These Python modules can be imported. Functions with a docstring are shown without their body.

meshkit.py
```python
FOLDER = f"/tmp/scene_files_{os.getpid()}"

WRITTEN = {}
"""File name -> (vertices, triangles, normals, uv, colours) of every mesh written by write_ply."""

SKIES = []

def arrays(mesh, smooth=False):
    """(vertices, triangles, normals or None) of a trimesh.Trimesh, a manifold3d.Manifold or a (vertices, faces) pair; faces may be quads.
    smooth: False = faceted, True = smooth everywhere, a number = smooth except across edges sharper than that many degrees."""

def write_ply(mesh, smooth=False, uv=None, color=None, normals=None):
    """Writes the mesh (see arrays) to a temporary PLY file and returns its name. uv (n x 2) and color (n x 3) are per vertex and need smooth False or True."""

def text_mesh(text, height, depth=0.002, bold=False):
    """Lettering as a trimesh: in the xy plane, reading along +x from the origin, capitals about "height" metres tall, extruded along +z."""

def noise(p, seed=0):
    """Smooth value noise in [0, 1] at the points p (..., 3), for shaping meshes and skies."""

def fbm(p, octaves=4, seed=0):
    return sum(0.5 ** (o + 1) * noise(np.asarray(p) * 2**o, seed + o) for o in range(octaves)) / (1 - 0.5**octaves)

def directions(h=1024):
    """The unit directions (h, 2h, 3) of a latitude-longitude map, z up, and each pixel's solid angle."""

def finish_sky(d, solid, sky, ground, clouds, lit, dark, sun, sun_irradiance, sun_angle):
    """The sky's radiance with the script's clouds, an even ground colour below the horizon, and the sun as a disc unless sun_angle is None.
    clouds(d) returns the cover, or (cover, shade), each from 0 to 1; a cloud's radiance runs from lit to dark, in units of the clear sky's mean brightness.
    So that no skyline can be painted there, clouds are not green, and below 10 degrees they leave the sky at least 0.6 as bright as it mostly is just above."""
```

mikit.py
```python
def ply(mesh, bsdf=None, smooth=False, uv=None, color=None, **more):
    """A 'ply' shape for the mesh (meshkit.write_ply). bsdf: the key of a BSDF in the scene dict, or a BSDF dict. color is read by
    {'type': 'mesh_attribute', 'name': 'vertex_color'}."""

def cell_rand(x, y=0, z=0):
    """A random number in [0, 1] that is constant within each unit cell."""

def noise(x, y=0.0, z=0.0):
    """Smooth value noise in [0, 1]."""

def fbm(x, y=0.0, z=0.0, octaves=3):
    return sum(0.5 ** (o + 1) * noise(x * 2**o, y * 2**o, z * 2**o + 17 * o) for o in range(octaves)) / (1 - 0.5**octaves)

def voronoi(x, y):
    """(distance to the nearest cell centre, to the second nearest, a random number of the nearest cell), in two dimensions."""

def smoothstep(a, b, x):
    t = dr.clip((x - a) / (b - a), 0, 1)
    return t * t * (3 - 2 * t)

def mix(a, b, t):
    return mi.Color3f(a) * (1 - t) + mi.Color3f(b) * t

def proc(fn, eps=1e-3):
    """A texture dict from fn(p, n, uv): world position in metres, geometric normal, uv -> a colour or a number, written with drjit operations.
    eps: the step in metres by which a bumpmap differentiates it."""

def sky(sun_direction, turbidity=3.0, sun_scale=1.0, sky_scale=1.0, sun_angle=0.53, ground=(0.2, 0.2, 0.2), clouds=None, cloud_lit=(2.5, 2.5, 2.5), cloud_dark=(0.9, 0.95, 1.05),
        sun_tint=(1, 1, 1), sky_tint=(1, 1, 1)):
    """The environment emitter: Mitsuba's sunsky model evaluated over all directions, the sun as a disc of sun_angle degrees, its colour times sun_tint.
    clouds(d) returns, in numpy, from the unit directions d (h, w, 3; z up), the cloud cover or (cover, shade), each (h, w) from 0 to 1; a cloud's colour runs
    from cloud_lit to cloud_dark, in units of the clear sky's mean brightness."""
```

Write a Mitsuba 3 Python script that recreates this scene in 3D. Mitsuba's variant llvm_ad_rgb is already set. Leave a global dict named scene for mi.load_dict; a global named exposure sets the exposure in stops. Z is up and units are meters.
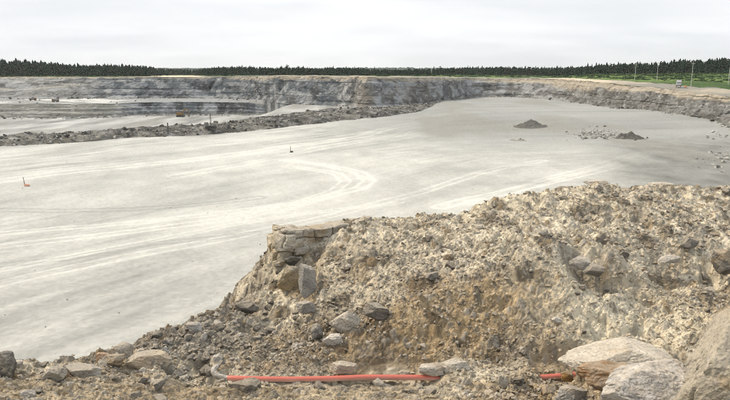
import math, random
import numpy as np, trimesh, drjit as dr, mitsuba as mi, mikit, meshkit
from scipy.interpolate import RBFInterpolator
from scipy.ndimage import map_coordinates, gaussian_filter
from scipy.spatial import ConvexHull

T = mi.ScalarTransform4f
scene, labels = {}, {}
RNG = np.random.default_rng(7)

# ------------------------------------------------------------------ camera, light, exposure
EYE = 22.0                                   # metres above the pit floor (z = 0)
PITCH = math.radians(11.53)
F = 632.2                                    # focal length in pixels of the 730 px wide photograph
cp, sp = math.cos(PITCH), math.sin(PITCH)
scene['camera'] = {'type': 'perspective', 'fov': 60.0, 'fov_axis': 'x', 'near_clip': 0.3, 'far_clip': 12000.0,
                   'to_world': T().look_at(origin=[0, 0, EYE], target=[0, cp, EYE - sp], up=[0, 0, 1])}


def cloud_cover(d):
    z = np.maximum(d[..., 2], 0.02)
    q = np.stack([d[..., 0] / (z + 0.12), d[..., 1] / (z + 0.12), z * 0], -1)
    q = q + 0.6 * meshkit.fbm(q * 0.8 + 5.5, 3, 2)[..., None]
    n = meshkit.fbm(q * [0.9, 1.5, 1] + 3.1, 6, 4)
    m = meshkit.fbm(q * 0.33 + 9.0, 4, 11)
    return np.ones(d.shape[:2]), np.clip(0.40 + (n - 0.5) * 2.2 + (m - 0.5) * 1.8, 0, 1)


scene['sky'] = mikit.sky([-0.66, 0.20, 0.72], turbidity=3, sun_scale=0.30, sun_angle=10.0, clouds=cloud_cover,
                         cloud_lit=(1.44, 1.47, 1.49), cloud_dark=(1.17, 1.215, 1.26), sun_tint=(1.0, 0.99, 0.97))
exposure = 2.95


# ------------------------------------------------------------------ helpers
def rowdip(py):
    """tangent of the angle below the horizon of a row of the photograph"""
    return math.tan(PITCH + math.atan((py - 200.0) / F))


def at(px, py, Y):
    """the point of the place that the photograph shows at (px, py), Y metres away"""
    k = (py - 200.0) / F
    s = Y / (cp - k * sp)
    return np.array([(px - 365.0) / F * s, Y, EYE - Y * rowdip(py)])


def on_z(px, py, z=0.0):
    return at(px, py, (EYE - z) / rowdip(py))


def sst(a, b, x):
    t = np.clip((x - a) / (b - a), 0, 1)
    return t * t * (3 - 2 * t)


def mixc(a, b, t):
    return np.asarray(a) * (1 - np.asarray(t)[..., None]) + np.asarray(b) * np.asarray(t)[..., None]


def n3(p, s, octaves=3, seed=0):
    return meshkit.fbm(np.asarray(p) * s, octaves, seed)


def grid_faces(nv, nu):
    i, j = np.meshgrid(np.arange(nv - 1), np.arange(nu - 1), indexing='ij')
    a = (i * nu + j).ravel()
    return np.vstack([np.stack([a, a + 1, a + nu + 1], 1), np.stack([a, a + nu + 1, a + nu], 1)])


def numbered(name):
    if name not in scene and not any(k.startswith(name + '__') for k in scene):
        return name
    k = 1
    while f'{name}_{k:03d}' in scene or any(q.startswith(f'{name}_{k:03d}__') for q in scene):
        k += 1
    return f'{name}_{k:03d}'


_count = {}


def newkey(name):
    n = _count.get(name, 0)
    _count[name] = n + 1
    return name if n == 0 else f'{name}_{n:03d}'


def put(name, mesh, bsdf, label=None, cat=None, group=None, kind=None, smooth=False, color=None, to_world=None):
    key = newkey(name)
    more = {} if to_world is None else {'to_world': to_world}
    if color is not None and np.ndim(color) == 1:
        v = mesh[0] if isinstance(mesh, tuple) else mesh.vertices
        color = np.tile(np.asarray(color, float), (len(v), 1))
    scene[key] = mikit.ply(mesh, bsdf, smooth=smooth, color=color, **more)
    tagkey(key, label, cat, group, kind)
    return key


def tagkey(key, label=None, cat=None, group=None, kind=None):
    d = {k: v for k, v in (('label', label), ('category', cat), ('group', group), ('kind', kind)) if v}
    if d:
        labels[key] = d


def boxm(x0, x1, y0, y1, z0, z1, chamfer=0.0):
    m = trimesh.creation.box(bounds=[[x0, y0, z0], [x1, y1, z1]])
    if chamfer:
        pts = []
        for sx in (0, 1):
            for sy in (0, 1):
                for sz in (0, 1):
                    c = np.array([(x0, x1)[sx], (y0, y1)[sy], (z0, z1)[sz]])
                    s = np.array([1 - 2 * sx, 1 - 2 * sy, 1 - 2 * sz]) * chamfer
                    for k in range(3):
                        o = s.copy(); o[k] = 0
                        pts.append(c + o)
        m = trimesh.convex.convex_hull(np.array(pts))
    return m


def barm(p, q, r, sides=8, r1=None):
    p, q = np.asarray(p, float), np.asarray(q, float)
    r1 = r if r1 is None else r1
    d = q - p; L = np.linalg.norm(d); d /= L
    a = np.cross(d, [0, 0, 1.0] if abs(d[2]) < .9 else [1.0, 0, 0]); a /= np.linalg.norm(a)
    b = np.cross(d, a)
    t = np.arange(sides) * 2 * np.pi / sides
    ring = np.cos(t)[:, None] * a + np.sin(t)[:, None] * b
    v = np.vstack([p + ring * r, q + ring * r1])
    return trimesh.convex.convex_hull(v)


cat_ = trimesh.util.concatenate

# ------------------------------------------------------------------ materials
VC = {'type': 'mesh_attribute', 'name': 'vertex_color'}


def dull(color, rough=0.95, spec=0.2):
    return {'type': 'principled', 'base_color': color, 'roughness': rough, 'specular': spec}


def bumpy(inner, fn, scale, eps):
    return {'type': 'twosided', 'bsdf': {'type': 'bumpmap', 'bump': mikit.proc(fn, eps), 'scale': scale, 'inner': inner}}


def rgb(*c):
    return {'type': 'rgb', 'value': list(map(float, c))}


def soil_bump(p, n, uv):
    a = mikit.fbm(p.x * 22, p.y * 22, p.z * 22, 4)
    b = mikit.noise(p.x * 95, p.y * 95, p.z * 95)
    return a * 0.75 + b * 0.25


def dust_weight(p, n, uv):
    return mikit.smoothstep(0.50, 0.78, mikit.fbm(p.x * 13 + 3, p.y * 13, p.z * 13, 4)) * 0.22


def grime_weight(p, n, uv):
    return mikit.smoothstep(0.53, 0.75, mikit.fbm(p.x * 30 + 31, p.y * 30, p.z * 30, 3)) * 0.5


scene['soil_mat'] = {'type': 'twosided', 'bsdf': {'type': 'bumpmap', 'bump': mikit.proc(soil_bump, 4e-3), 'scale': 0.045, 'inner': {
    'type': 'blendbsdf', 'weight': mikit.proc(dust_weight),
    'a': {'type': 'blendbsdf', 'weight': mikit.proc(grime_weight), 'a': dull(VC), 'b': dull(rgb(0.125, 0.092, 0.058))},
    'b': dull(rgb(0.42, 0.365, 0.28))}}}


def stone_bump(p, n, uv):
    return mikit.fbm(p.x * 34, p.y * 34, p.z * 34, 4)


def stone_dust(p, n, uv):
    return mikit.smoothstep(0.30, 0.85, mikit.fbm(p.x * 17 + 9, p.y * 17, p.z * 17, 4) * 0.75 + dr.maximum(n.z, 0) * 0.35) * 0.6


def stone_fleck(p, n, uv):
    return mikit.smoothstep(0.52, 0.66, mikit.fbm(p.x * 48 + 4, p.y * 48, p.z * 48, 3)) * 0.5


scene['stone_mat'] = {'type': 'twosided', 'bsdf': {'type': 'bumpmap', 'bump': mikit.proc(stone_bump, 2.5e-3), 'scale': 0.032, 'inner': {
    'type': 'blendbsdf', 'weight': mikit.proc(stone_dust), 'a': {'type': 'blendbsdf', 'weight': mikit.proc(stone_fleck), 'a': dull(VC, 0.85, 0.3), 'b': dull(rgb(0.085, 0.08, 0.07), 0.8, 0.3)}, 'b': dull(rgb(0.42, 0.375, 0.305))}}}


def far_bump(p, n, uv):
    return mikit.fbm(p.x * 0.9, p.y * 0.9, p.z * 0.9, 3)


def far_fleck(p, n, uv):
    return mikit.smoothstep(0.45, 0.75, mikit.fbm(p.x * 0.55 + 5, p.y * 0.55, p.z * 0.8, 4)) * 0.7


def far_tone(p, n, uv):
    return mikit.mix((0.05, 0.055, 0.06), (0.36, 0.365, 0.37), mikit.smoothstep(0.38, 0.62, mikit.fbm(p.x * 0.30, p.y * 0.30 + 8, p.z * 0.45, 4)))


scene['rock_mat'] = {'type': 'twosided', 'bsdf': {'type': 'bumpmap', 'bump': mikit.proc(far_bump, 0.05), 'scale': 0.9, 'inner': {
    'type': 'blendbsdf', 'weight': mikit.proc(far_fleck), 'a': dull(VC), 'b': dull(mikit.proc(far_tone))}}}
scene['earth_mat'] = {'type': 'twosided', 'bsdf': dull(VC)}
scene['leaf_mat'] = {'type': 'twosided', 'bsdf': dull(VC, 0.9, 0.1)}
scene['paint_mat'] = {'type': 'twosided', 'bsdf': {'type': 'principled', 'base_color': VC, 'roughness': 0.5, 'specular': 0.4}}

# tracks that trucks and graders left on the pit floor, world polylines
TRACKS = [
    (1.3, 1.0, [(-60, 262), (0, 248), (100, 236), (200, 222), (280, 207), (330, 194), (358, 187), (366, 180), (356, 172), (325, 165), (280, 160)]),
    (1.1, 0.8, [(-40, 238), (60, 228), (150, 220), (230, 211), (300, 200), (334, 189), (343, 181), (334, 173), (300, 167)]),
    (1.2, 0.6, [(-30, 298), (80, 272), (160, 255), (240, 236), (330, 214), (420, 191), (480, 172), (540, 160)]),
    (0.8, 0.7, [(-30, 283), (60, 262), (150, 244), (230, 224), (310, 210), (400, 201)]),
    (2.4, 0.7, [(-30, 186), (60, 174), (130, 166), (200, 158), (280, 147), (360, 137), (420, 122), (480, 108), (560, 101)]),
    (2.0, 0.5, [(180, 176), (260, 160), (330, 146), (400, 135), (450, 120), (510, 108)]),
    (1.6, 0.7, [(440, 206), (540, 184), (620, 163), (668, 142), (690, 131), (730, 126)]),
    (1.3, -0.5, [(-30, 212), (60, 211), (130, 208), (190, 204), (260, 196)]),
    (1.0, -0.4, [(-30, 272), (70, 262), (150, 247), (260, 232)]),
    (1.6, 0.5, [(470, 204), (560, 176), (640, 152), (700, 140)]),
]
TRACKS = [(w, s, [on_z(*q)[:2] for q in pts]) for w, s, pts in TRACKS]


BERM_FIT = np.polyfit(*np.array([on_z(*q)[:2] for q in ((-150, 155), (0, 146), (130, 138), (200, 135), (270, 129), (330, 122), (380, 117), (430, 109), (455, 104.5))]).T, 2)


def floor_color(p, n, uv):
    x, y = p.x, p.y
    wx = x + 4 * (mikit.noise(x * 0.03, y * 0.03) - 0.5)
    wy = y + 4 * (mikit.noise(x * 0.03 + 40, y * 0.03) - 0.5)
    side = mikit.smoothstep(5.0, 50.0, x)                       # the sweeping of the dust turns from diagonal to crosswise
    ua, va, ub, vb = 0.80 * wx - 0.60 * wy, 0.60 * wx + 0.80 * wy, 0.25 * wx - 0.97 * wy, 0.97 * wx + 0.25 * wy
    s1 = mikit.fbm(ua * 0.11, va * 0.016, 0, 4) * (1 - side) + mikit.fbm(ub * 0.09, vb * 0.018, 30, 4) * side
    s2 = mikit.fbm(ua * 0.62 + 7, va * 0.055, 3, 4) * (1 - side) + mikit.fbm(ub * 0.45 + 7, vb * 0.05, 33, 4) * side
    b = mikit.fbm(x * 0.03, y * 0.03, 5, 3)
    patchy = mikit.fbm(x * 0.22, y * 0.16, 2, 4)
    loud = mikit.smoothstep(0.35, 0.65, mikit.fbm(x * 0.025 + 60, y * 0.025, 7, 3))
    t = 0.50 + (s1 - 0.5) * 0.75 + (s2 - 0.5) * (0.25 + 0.75 * loud) * (1 - 0.55 * side) + (b - 0.5) * 0.55 + (patchy - 0.5) * 0.55
    for w, strength, pts in TRACKS:
        d2 = mi.Float(1e9)
        for (ax, ay), (bx, by) in zip(pts[:-1], pts[1:]):
            ex, ey = float(bx - ax), float(by - ay)
            h = dr.clip(((wx - float(ax)) * ex + (wy - float(ay)) * ey) / (ex * ex + ey * ey), 0, 1)
            d2 = dr.minimum(d2, dr.square(wx - float(ax) - h * ex) + dr.square(wy - float(ay) - h * ey))
        d1 = dr.sqrt(d2)
        t += 0.68 * strength * (dr.exp(-dr.square((d1 - 0.9 * w) / (0.28 * w))) + 0.36 * dr.exp(-d2 / (3.0 * w * w))) * (0.35 + 1.1 * patchy)
    c = mikit.mix((0.275, 0.285, 0.278), (0.50, 0.513, 0.487), dr.clip(t, 0, 1))
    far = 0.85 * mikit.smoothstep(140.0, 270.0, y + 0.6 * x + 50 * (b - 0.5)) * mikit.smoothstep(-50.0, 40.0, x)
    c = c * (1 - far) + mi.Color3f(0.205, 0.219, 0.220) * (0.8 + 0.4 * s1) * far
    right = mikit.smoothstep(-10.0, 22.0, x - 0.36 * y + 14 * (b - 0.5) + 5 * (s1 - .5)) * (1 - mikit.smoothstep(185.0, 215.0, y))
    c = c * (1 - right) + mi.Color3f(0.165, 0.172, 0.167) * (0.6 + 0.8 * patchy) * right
    line = float(BERM_FIT[0]) * x * x + float(BERM_FIT[1]) * x + float(BERM_FIT[2])
    low = mikit.smoothstep(8.0, 22.0, y - line) * mikit.smoothstep(70.0, 30.0, x)
    c = c * (1 - low) + mikit.mix((0.17, 0.178, 0.176), (0.40, 0.415, 0.41), dr.clip(mikit.fbm(x * 0.10, y * 0.03, 0, 3) * 1.6 - .3, 0, 1)) * low
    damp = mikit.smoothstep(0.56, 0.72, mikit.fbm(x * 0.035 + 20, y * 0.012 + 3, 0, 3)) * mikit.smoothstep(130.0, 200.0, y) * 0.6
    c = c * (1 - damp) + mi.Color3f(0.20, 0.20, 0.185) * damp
    fine = mikit.fbm(x * 2.2, y * 2.2, 0, 3)
    return c * (0.86 + 0.28 * fine)


def floor_bump(p, n, uv):
    return mikit.fbm(p.x * 1.1, p.y * 1.1, 0, 3) + 0.35 * mikit.noise(p.x * 5, p.y * 5)


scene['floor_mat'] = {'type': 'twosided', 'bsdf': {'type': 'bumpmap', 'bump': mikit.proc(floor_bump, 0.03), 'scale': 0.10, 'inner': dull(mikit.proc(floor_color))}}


def grass_color(p, n, uv):
    a = mikit.fbm(p.x * 0.05, p.y * 0.02, 0, 5) * 1.5 - 0.25
    return mikit.mix((0.022, 0.050, 0.015), (0.080, 0.125, 0.038), dr.clip(a * 1.8 - .4, 0, 1)) * (0.7 + 0.6 * mikit.noise(p.x * .7, p.y * .7))


scene['grass_mat'] = {'type': 'twosided', 'bsdf': dull(mikit.proc(grass_color))}


# ------------------------------------------------------------------ pit floor
BERM = [(-150, 155), (0, 146), (60, 143), (130, 138), (200, 135), (270, 129), (330, 122), (380, 117), (420, 112), (450, 105.5), (475, 99)]
bw = np.array([on_z(*q)[:2] for q in BERM])


def berm_y(X):
    return np.interp(X, np.r_[bw[:, 0], bw[-1, 0] + 30], np.r_[bw[:, 1], bw[-1, 1] + 160])


def floor_z(X, Y):
    P = np.stack([X, Y, 0 * X], -1)
    z = (n3(P, 0.02, 3, 1) - .5) * 0.9 + (n3(P, 0.11, 3, 2) - .5) * 0.35
    z += sst(20, 60, X) * sst(235, 300, Y) * (n3(P, 0.012, 2, 5)) * 3.0
    s = Y - berm_y(X)
    wl = sst(-45, -80, X)
    low = sst(10, 34, s) * wl
    z = z * (1 - low) + low * (-10 + (n3(P * [1, .6, 1], 0.09, 3, 8) - .5) * 1.5)
    return z


gx = np.linspace(-420, 330, 360)
gy = np.concatenate([np.linspace(-60, 130, 110), np.linspace(131, 560, 310)])
XX, YY = np.meshgrid(gx, gy)
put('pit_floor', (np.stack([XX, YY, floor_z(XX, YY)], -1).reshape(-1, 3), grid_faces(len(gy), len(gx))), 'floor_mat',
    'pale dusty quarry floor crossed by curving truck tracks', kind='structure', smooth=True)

# the dark bank of dumped rubble along the far edge of the floor
na, nc = 900, 44
ax = np.linspace(bw[0, 0], bw[-1, 0] - 2, na)
hb = np.interp(ax, [bw[0, 0], bw[3, 0], bw[6, 0], bw[8, 0], bw[-1, 0]], [1.5, 2.1, 3.0, 2.4, 1.2])
wb = np.interp(ax, [bw[0, 0], bw[3, 0], bw[4, 0], bw[5, 0], bw[6, 0], bw[7, 0], bw[-1, 0]], [26, 20, 26, 58, 66, 50, 36])
sv = np.linspace(-0.06, 1.05, nc)
AX, SV = np.meshgrid(ax, sv)
by_ = berm_y(AX) + SV * wb + (n3(np.stack([AX, SV * 0, SV * 0], -1), 0.09, 3, 21) - .5) * 5 * (1 - SV)
prof = np.interp(SV, [-.06, 0, .12, .45, .8, 1.05], [-.3, -.1, .45, .8, 1.0, -1.5])
P = np.stack([AX, by_, SV * 0], -1)
bz = prof * hb + (n3(P, 0.35, 4, 22) - .5) * 1.5 + (n3(P, 0.08, 2, 23) - .5) * 1.2
bz = np.where(SV < 0, -0.4, bz)
bc = mixc([.07, .07, .063], [.22, .215, .20], sst(.42, .72, n3(P, 0.30, 4, 24)))
bc = mixc(bc, [.19, .185, .16], sst(.5, .7, n3(P, 0.04, 3, 25)) * .6)
P[..., 2] = bz
# loose stones on the floor
k = 2600
fy = 45 + 210 * RNG.uniform(0, 1, k) ** 1.3; fx = RNG.uniform(-.62, .62, k) * fy
kk_ = fy < berm_y(fx) - 2
fx, fy = fx[kk_], fy[kk_]
FLOOR_STONES = np.stack([fx, fy, floor_z(fx, fy)], 1)
put('rubble_bank', (P.reshape(-1, 3), grid_faces(nc, na)), 'rock_mat', 'long low dark bank of dumped rubble edging the far floor', kind='structure', color=bc.reshape(-1, 3), smooth=False)


# ------------------------------------------------------------------ rocks
def hull_rock(seed, n=13, flat=0.75):
    r = np.random.default_rng(seed)
    d = r.normal(size=(n, 3)); d /= np.linalg.norm(d, axis=1)[:, None]
    d *= r.uniform(.75, 1.05, (n, 1)) * np.array([1.0, r.uniform(.65, 1.0), r.uniform(flat - .2, flat + .1)])
    m = trimesh.convex.convex_hull(d)
    return np.array(m.vertices), np.array(m.faces)


PEB = [hull_rock(100 + k, 9 + k % 6) for k in range(28)]


def many_rocks(pos, size, colors, seed=0, sink=0.25, pool=PEB, tilt=math.pi):
    r = np.random.default_rng(seed)
    V, Fc, C, at0 = [], [], [], 0
    for k in range(len(pos)):
        v, f = pool[r.integers(len(pool))]
        R = trimesh.transformations.euler_matrix(r.uniform(-.6, .6), r.uniform(-.6, .6), r.uniform(0, 6.283))[:3, :3]
        w = (v * size[k]) @ R.T + pos[k] + [0, 0, size[k] * (0.5 - sink)]
        V.append(w); Fc.append(f + at0); at0 += len(v)
        C.append(np.tile(colors[k], (len(v), 1)))
    return (np.vstack(V), np.vstack(Fc)), np.vstack(C)


def big_rock(seed, size, level=4, planes=16, soft=0.05, rough=0.035, R=None, cuts=(), boxy=True):
    """a rock of many worn facets; size = half extents"""
    r = np.random.default_rng(seed)
    m = trimesh.creation.icosphere(subdivisions=level)
    d = np.array(m.vertices)
    nrm = r.normal(size=(planes, 3)); nrm /= np.linalg.norm(nrm, axis=1)[:, None]
    h = r.uniform(.66, .98, planes)
    if boxy:                                                             # blasted blocks break along three joint directions
        ax6 = np.vstack([np.eye(3), -np.eye(3)]) + r.normal(0, .30, (6, 3))
        ax6 /= np.linalg.norm(ax6, axis=1)[:, None]
        nrm, h = np.vstack([ax6, nrm]), np.r_[r.uniform(.58, .80, 6), r.uniform(.68, .95, planes)]
    for c in cuts:
        nrm = np.vstack([nrm, np.array(c[:3]) / np.linalg.norm(c[:3])]); h = np.r_[h, c[3]]
    dn = d @ nrm.T
    rr = np.where(dn > .05, h / np.maximum(dn, .05), 9.0)
    rr = np.c_[rr, np.full(len(d), 1.12)]
    rad = -soft * np.log(np.exp(-rr / soft).sum(1))
    step = np.floor((meshkit.fbm(d * 1.7 + seed * 1.3, 3, seed + 7) * 5)) / 5 - .5     # chips broken off in steps
    rad = rad * (1 + .16 * step * (min(1, level / 4) if level < 5 else .12))
    v = d * rad[:, None]
    v *= 1 + rough * 2 * (meshkit.fbm(v * 3.1 + seed, 4, seed)[:, None] - .5) + rough * (meshkit.fbm(v * 11 + seed, 3, seed + 1)[:, None] - .5)
    if level >= 5:
        v *= 1 + .012 * (meshkit.fbm(v * 26 + seed, 4, seed + 2)[:, None] - .5) - .035 * sst(.06, .0, np.abs(meshkit.fbm(v * 2.2 + seed, 4, seed + 5) - .5))[:, None]
    v *= np.asarray(size)
    if R is not None:
        v = v @ R.T
    return v, np.array(m.faces)


def rot(rx, ry, rz):
    return trimesh.transformations.euler_matrix(math.radians(rx), math.radians(ry), math.radians(rz))[:3, :3]


m, c = many_rocks(FLOOR_STONES, .03 + RNG.pareto(2.6, len(FLOOR_STONES)).clip(0, 4) * .025, mixc([.16, .16, .155], [.45, .45, .43], RNG.uniform(0, 1, len(FLOOR_STONES))), 2)
put('pit_floor__loose_stone', m, 'earth_mat', kind='stuff', color=c)
# boulders strewn on the rubble bank
k = 4500
bx = RNG.uniform(bw[0, 0], bw[-1, 0] - 4, k); bs = RNG.uniform(0, .85, k)
wbi, hbi = np.interp(bx, ax, wb), np.interp(bx, ax, hb)
bp = np.stack([bx, berm_y(bx) + bs * wbi, np.interp(bs, [0, .12, .45, .8, 1.05], [-.1, .45, .8, 1.0, -1.5]) * hbi], 1)
tone = RNG.uniform(0, 1, k)
bcol = mixc([.06, .062, .058], [.40, .39, .37], tone ** 1.6)
m, c = many_rocks(bp, 0.16 + RNG.pareto(3.0, k).clip(0, 3) * .34, bcol, 3)
put('rubble_bank__boulders', m, 'earth_mat', kind='stuff', color=c)


# ------------------------------------------------------------------ quarry walls
def path_interp(rows, n):
    """rows of (px, ...) -> the same numbers at n columns evenly spread in px"""
    a = np.array(rows, float)
    x = np.linspace(a[0, 0], a[-1, 0], n)
    return x, [np.interp(x, a[:, 0], a[:, q]) for q in range(1, a.shape[1])]


def smooth1(a, s):
    return gaussian_filter(a, s, mode='nearest')


def wall_sheet(rows, nu, nv, prof, amp, seed, blocks=1.0):
    x, (yb, zb, yt, back) = path_interp(rows, nu)
    yb, zb, yt, back = (smooth1(q, nu / 150) for q in (yb, zb, yt, back))
    B = np.array([on_z(*q) for q in zip(x, yb, zb)])
    Tp = np.array([at(q, yy, b[1] + s) for q, yy, b, s in zip(x, yt, B, back)])
    v = np.linspace(0, 1, nv)
    hv = np.interp(v, *prof)
    P = B[None] + (Tp - B)[None] * np.stack([hv, hv, v], -1)[:, None, :]
    out = -(Tp - B); out[:, 2] = 0
    nrm = np.stack([-np.gradient(B[:, 1]), np.gradient(B[:, 0]), 0 * x], 1)
    nrm[:, 0] = smooth1(nrm[:, 0], nu / 60); nrm[:, 1] = smooth1(nrm[:, 1], nu / 60)
    nrm *= -np.sign((nrm[:, :2] * B[:, :2]).sum(1))[:, None]
    nrm /= np.linalg.norm(nrm, axis=1)[:, None]
    Q = P * [1, 1, .55]
    d = (n3(Q, 0.035, 2, seed) - .5) * 3.2
    cell = np.floor(Q * 0.16 + 1.3 * n3(Q, 0.12, 2, seed + 3)[..., None])
    d += (meshkit.noise(cell * 7.31 + .37, seed + 5) - .5) * 2.0 * blocks          # blasted blocks
    d += (n3(Q, 0.22, 4, seed + 1) - .5) * 2.4
    led = meshkit.noise(np.stack([P[..., 0] * .02, P[..., 1] * .02, np.floor(P[..., 2] * .42 + 1.4 * n3(P * [1, 1, .2], .03, 3, seed + 12))], -1) + .37, seed + 11)
    d += (led - .5) * 2.6                                                           # ledges left by the drill rows
    env = np.minimum(1, np.minimum(v / .06, (1 - v) / .06 + .25))[:, None]
    P = P + nrm[None] * (d * amp * env)[..., None]
    P[..., 2] += ((n3(P * [1, 1, 0], 0.09, 3, seed + 9) - .5) * 1.6 * np.linspace(0, 1, nv)[:, None] ** 2) * amp
    return x, v, P, B, Tp, d


GREY, BLUE, PALE, TAN, BROWN, DARK = [np.array(c) for c in ([.135, .14, .14], [.105, .125, .142], [.33, .35, .365], [.28, .255, .212], [.125, .123, .118], [.026, .030, .034])]
upper = [(-260, 101, 0, 77.5, 95), (0, 99, 0, 77.5, 90), (55, 99, 0, 77.5, 62), (95, 98.5, 0, 77.3, 26), (150, 98.2, 0, 77, 13), (212, 98.2, 0, 76.8, 10), (255, 99, 0, 76.6, 9),
         (278, 103.5, 0, 76.5, 8), (320, 105.5, 0, 76.3, 8), (345, 106, 0, 76.5, 10), (362, 110, 0, 77, 16), (400, 108.5, 0, 77.3, 17), (440, 104, 0, 77.4, 15), (465, 98.5, 0, 78, 16),
         (510, 98.5, 0, 79, 18), (560, 101.5, 0, 79, 20), (600, 107.5, 0, 82, 22), (645, 112.5, 0, 87, 20), (690, 120, 0, 92, 18), (735, 128, 0, 97.5, 18), (800, 146, 0, 109, 18), (860, 165, 0, 122, 18)]
x, v, P, B, RIM, d = wall_sheet(upper, 1250, 72, ([0, .12, .30, .42, .55, .80, .88, 1], [0, .30, .40, .58, .66, .78, .92, 1.0]), 0.85, 31)
# two clefts in the face
for cx, half, deep in ((212, 2.0, 5.0), (281, 3.5, 6.0), (384, 2.5, 3.0), (348, 3, -3.0)):
    g = np.exp(-((x - cx + 3 * np.sin(v[:, None] * 5)) / half) ** 2)
    P[..., 1] += g * deep * np.sin(np.pi * np.clip(v * 1.05, 0, 1))[:, None]
gentle = 1 - sst(50, 120, x)[None]
X2, V2 = np.meshgrid(x, v)
col = mixc(BLUE, BROWN * 1.08, sst(325, 365, X2) * .85)
col = mixc(col, PALE, sst(.44, .60, n3(P * [1, 1, 1.3], .14, 4, 41)) * .8)
col = mixc(col, DARK, sst(.50, .70, n3(P * [1, 1, 1.0], .12, 4, 42)) * .8)
col = mixc(col, TAN * .7, sst(340, 362, X2) * sst(470, 400, X2) * sst(.42, .65, n3(P * [1, 1, .3], .10, 3, 47)) * .5)
col = mixc(col, [.155, .16, .15], gentle * .75)
col = mixc(col, [.42, .42, .40], gentle * np.exp(-((V2 - .70 - .05 * np.sin(X2 * .06)) / .035) ** 2))
col = mixc(col, [.35, .345, .32], gentle * np.exp(-((V2 - .35 - .004 * np.abs(X2 - 14)) / .05) ** 2) * .8)
col = mixc(col, DARK * 1.5, gentle * np.exp(-((V2 - .52 - .006 * np.abs(X2 - 16)) / .05) ** 2) * .85)
col = mixc(col, DARK * 1.8, gentle * sst(.50, .62, n3(P * [1, 1, 2.5], .07, 4, 49)) * .7)
col = mixc(col, PALE, gentle * sst(.54, .64, n3(P * [1, 1, 2.5], .06, 4, 50)) * .6)
col = mixc(col, [.112, .112, .104], sst(545, 600, X2) * .8 * (1 - .4 * n3(P, .2, 3, 44)))
rimw = np.interp(x, [-260, 150, 190, 350, 540, 580, 640, 700, 900], [.0, .05, .09, .10, .17, .34, .16, .16, .18])[None] * (.25 + 1.5 * n3(np.stack([x * .05, 0 * x, 0 * x], -1), 1.0, 3, 48))[None]
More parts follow.
